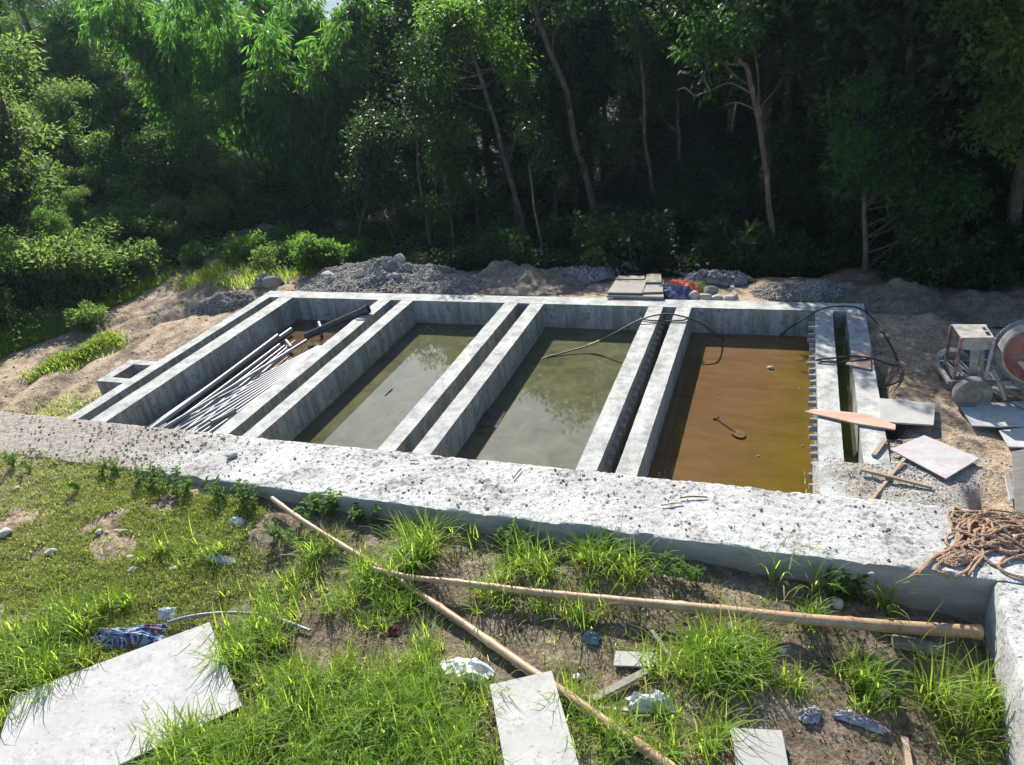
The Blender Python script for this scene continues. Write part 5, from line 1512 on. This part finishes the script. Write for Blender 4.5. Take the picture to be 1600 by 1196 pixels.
for a in ((1050, 1000, 1190, 1090, 26, 60, .30, .06), (1010, 1010, 1060, 1060, 4, 35, .28, .05), (1080, 1090, 1130, 1196, 7, 35, .26, .05),
          (620, 840, 690, 900, 11, 60, .36, .06), (530, 890, 640, 960, 22, 60, .24, .06), (450, 840, 530, 900, 10, 40, .25, .05), (790, 860, 990, 915, 22, 55, .28, .06), (980, 850, 1060, 910, 5, 35, .30, .05),
          (290, 850, 345, 880, 5, 60, .20, .05), (220, 855, 260, 880, 3, 40, .22, .04), (70, 940, 140, 980, 9, 70, .26, .06), (0, 960, 90, 1080, 24, 60, .26, .07), (150, 930, 215, 965, 6, 45, .22, .05), (120, 985, 150, 1040, 4, 50, .24, .05), (0, 1080, 20, 1140, 4, 50, .22, .05),
          (345, 970, 440, 1050, 16, 75, .26, .06), (400, 920, 480, 975, 9, 45, .22, .05), (380, 1060, 780, 1196, 95, 60, .24, .07), (240, 1150, 400, 1210, 22, 60, .24, .07), (400, 1196, 780, 1260, 30, 60, .24, .07), (200, 1196, 400, 1300, 22, 60, .24, .07), (500, 1030, 690, 1080, 10, 40, .22, .05), (640, 1000, 680, 1040, 5, 45, .24, .05),
          (880, 1090, 960, 1196, 12, 45, .24, .05), (960, 1120, 1060, 1196, 9, 45, .22, .05), (740, 900, 800, 960, 7, 45, .26, .05), (830, 940, 960, 980, 9, 30, .25, .05),
          (1240, 955, 1280, 985, 4, 50, .22, .04), (1320, 1040, 1380, 1080, 7, 40, .24, .05), (1440, 1080, 1600, 1130, 22, 36, .32, .05), (1480, 1130, 1600, 1180, 8, 30, .28, .05),
          (1330, 1090, 1400, 1110, 4, 30, .2, .04), (560, 960, 600, 990, 2, 35, .18, .03), (480, 900, 520, 960, 4, 35, .2, .04), (330, 900, 480, 950, 10, 30, .18, .05), (1190, 1060, 1260, 1110, 5, 25, .2, .04)):
    tuft_area(*a)
for a in ((1215, 912, 34, .50, .05), (1270, 925, 26, .42, .03), (1385, 950, 30, .44, .04), (1372, 948, 22, .40, .04), (1330, 930, 26, .34, .05), (600, 985, 40, .22, .03), (515, 955, 36, .2, .03), (575, 975, 30, .2, .03), (950, 960, 22, .34, .03), (1430, 1020, 20, .34, .03), (740, 850, 30, .26, .05), (710, 840, 26, .3, .05), (1540, 1195, 24, .26, .04)):
    tuft_px(*a)
BP = []; BL = []
for (x, y, n, ln, sp) in tufts:
    q = g.normal(0, sp, (n, 2)); xx = x+q[:, 0]; yy = y+q[:, 1]
    BP.append(np.stack([xx, yy, np.full(n, 0.)], 1)); BL.append(ln*g.uniform(.45, 1.25, n))
BP = np.concatenate(BP); BL = np.concatenate(BL); ok = (BP[:, 1] < 5.80) & (BP[:, 0] < 1.78); BP = BP[ok]; BL = BL[ok]
BP[:, 2] = H(BP[:, 0], BP[:, 1])-.01
dr_ = g.random(len(BP)) < .08
V, Fq = blades(BP[~dr_], BL[~dr_], 5)
tag(link_mesh('tall_grass', V, Fq, M['grass']), kind='stuff')
V, Fq = blades(BP[dr_], BL[dr_]*.85, 15, .010, .9, 1.1)
tag(link_mesh('dead_grass', V, Fq, M['dry']), kind='stuff')
# thin scattered grass over all the soil, and the close turf of the left bank
n = 9000; x = g.uniform(-8, 1.7, n); y = g.uniform(2.5, 5.75, n); k = fbm(x*1.2, y*1.2, 0, 3, 71)-.28*sstep(-2, 1.5, x) > -.08; x, y = x[k], y[k]
V, Fq = blades(np.stack([x, y, H(x, y)-.005], 1), g.uniform(.04, .14, len(x)), 6, .008)
tag(link_mesh('thin_grass', V, Fq, M['grass']), kind='stuff')
n = 80000; x = -4.9-g.gamma(2.2, 1.15, n); y = g.uniform(2.6, 6.0, n)
k = (fbm(x*1.3, y*1.3, 0, 4, 73) > -.27+.4*np.clip(x+5.6, 0, 1)) & (x > -13) & ((y < 5.72) | (x < -7.6)); x, y = x[k], y[k]
V, Fq = blades(np.stack([x, y, H(x, y)-.005], 1), g.uniform(.03, .09, len(x)), 7, .010, .6)
tag(link_mesh('short_grass', V, Fq, M['short']), kind='stuff')
n = 9000; x = g.uniform(-6, 1.7, n); y = g.uniform(2.6, 5.7, n); k = fbm(x*1.6, y*1.6, 0, 3, 91) > -.1; x, y = x[k], y[k]; n = len(x)
V, Fq = blades(np.stack([x, y, H(x, y)+.004], 1), g.uniform(.05, .16, n), 8, .005, 3., 1.2)
tag(link_mesh('dry_straw', V, Fq, M['dry']), kind='stuff')
n = 5000; x = g.uniform(-7, 1.75, n); y = g.uniform(2.6, 5.75, n); k = fbm(x*1.3, y*1.3, 0, 3, 93) > -.05
cover('leaf_litter', x[k], y[k], .012, M['litter'], .035, 94)
# bright grass strip along the track and sprigs by the chamber
n = 7000; t_ = g.random(n); pa, pb = at(60, 580, -.45), at(175, 528, -.45)
x = pa[0]+(pb[0]-pa[0])*t_+g.normal(0, .16, n); y = pa[1]+(pb[1]-pa[1])*t_+g.normal(0, .12, n)
B1 = np.stack([x, y, H(x, y)-.01], 1); L1_ = g.uniform(.08, .2, n)
n = 1600; x = np.r_[g.normal(-11.5, .5, n//2), g.normal(-10.9, .35, n//2)]; y = np.r_[g.normal(8.0, .35, n//2), g.normal(7.3, .25, n//2)]; ok = (x < -10.25) & ~((x > -11.25) & (y > 8.42)); x, y = x[ok], y[ok]
B2 = np.stack([x, y, H(x, y)-.01], 1); L2_ = g.uniform(.04, .14, len(x))
n = 5200; x = g.uniform(-14.3, -10.3, n); y = g.uniform(13.2, 15.5, n); k = fbm(x*1.5, y*1.5, 0, 2, 75) > -.1; x, y = x[k], y[k]
B3 = np.stack([x, y, H(x, y)-.01], 1); L3_ = g.uniform(.12, .4, len(x))
n = 9000; y = g.uniform(8, 14.5, n); x = track_edge(y)-.1-g.gamma(1.3, .35, n); k = fbm(x*1.1, y*1.1, 0, 2, 77) > -.15; x, y = x[k], y[k]
B4 = np.stack([x, y, H(x, y)-.01], 1); L4_ = g.uniform(.1, .3, len(x))
V, Fq = blades(np.concatenate([B1, B2, B3, B4]), np.r_[L1_, L2_, L3_, L4_], 9, .014)
tag(link_mesh('track_grass', V, Fq, M['grass']), kind='stuff')

# broadleaf weeds along the wall, one object each
def weed(px, py, s, lab, grp, seed, dz=0.):
    g = np.random.default_rng(seed); p = hit(px, py)
    if p[1] > 5.76 and p[0] > -7.9: p[1] = 5.74; p[2] = float(H(p[0], p[1]))
    t = thing('weed_plant', p, lab, 'weed', grp)
    mb = MB(); P = []; A = []
    for k in range(int(g.integers(4, 8))):
        a = g.uniform(0, 6.28); e = p+np.array([math.cos(a)*.10, math.sin(a)*.10, g.uniform(.14, .30)])*s
        path = spline([p+g.normal(0, .02, 3)*(1, 1, 0), (p+e)/2+g.normal(0, .01, 3), e], 8); mb.tube(path, np.linspace(.004, .002, 8)*1.2, 4, False)
        for i in range(2, 8):
            for q in range(4 if i == 7 else 2):
                P.append(path[i]); d = g.normal(size=3); d[2] = abs(d[2])*.4; A.append(d)
    mb.build('stems', M['weed'], t)
    P = np.array(P); A = np.array(A); n = len(P); N = rdir(g, n)*.35; N[:, 2] += 1
    L = g.uniform(.05, .095, n)*s
    V, Fq = leaf_quads(P, A, N, L, L*.42, .15); link_mesh('leaves', V, Fq, M['weed'], t)
WG = 'weeds along the foot of the wall'
for i, (px, py, s) in enumerate([(222, 752, 1.1), (238, 760, 1.2), (256, 765, 1.1), (276, 768, 1.3), (292, 772, 1.1), (182, 738, 1.), (160, 742, .9), (338, 778, 1.1), (380, 790, 1.3), (398, 795, 1.1), (352, 785, .9), (495, 805, 1.2), (478, 812, .9), (523, 805, 1.4), (560, 815, 1.), (585, 822, 1.), (795, 852, 1.2), (812, 850, 1.1), (775, 848, .9), (960, 862, 1.1), (1000, 872, 1.), (1055, 905, 1.1), (1082, 908, 1.1), (1030, 900, 1.), (925, 868, 1.), (1330, 925, 1.2), (1300, 920, 1.1), (20, 730, 1.), (50, 735, 1.), (1340, 1085, .8)]):
    weed(px, py, s*.78, 'small broadleaf weed growing along the foot of the white wall', WG, 500+i)
for i, (px, py) in enumerate([(560, 1170), (590, 1180), (612, 1170), (540, 1190), (1400, 1090), (450, 850), (430, 840), (125, 765)]):
    weed(px, py, .8, 'small broadleaf weed growing in the grass of the bank', 'weeds in the bank grass', 560+i)

# ------------------------------------------------------------------ damp valley air
hzm = NT('haze_air'); hzm.t.nodes.remove(hzm.b)
pv = hzm.n('ShaderNodeVolumePrincipled')
pv.inputs['Color'].default_value = (.58, .78, 1, 1); pv.inputs['Density'].default_value = .00035; pv.inputs['Anisotropy'].default_value = .35
hzm.l(pv.outputs[0], hzm.out.inputs['Volume'])
hb = MB().box((-1250, -26, -60), (760, 905, 108)).build('haze', hzm.m)
tag(hb, kind='stuff')
hb.display_type = 'WIRE'

for o in bpy.data.objects:
    if '_o' in o: del o['_o']
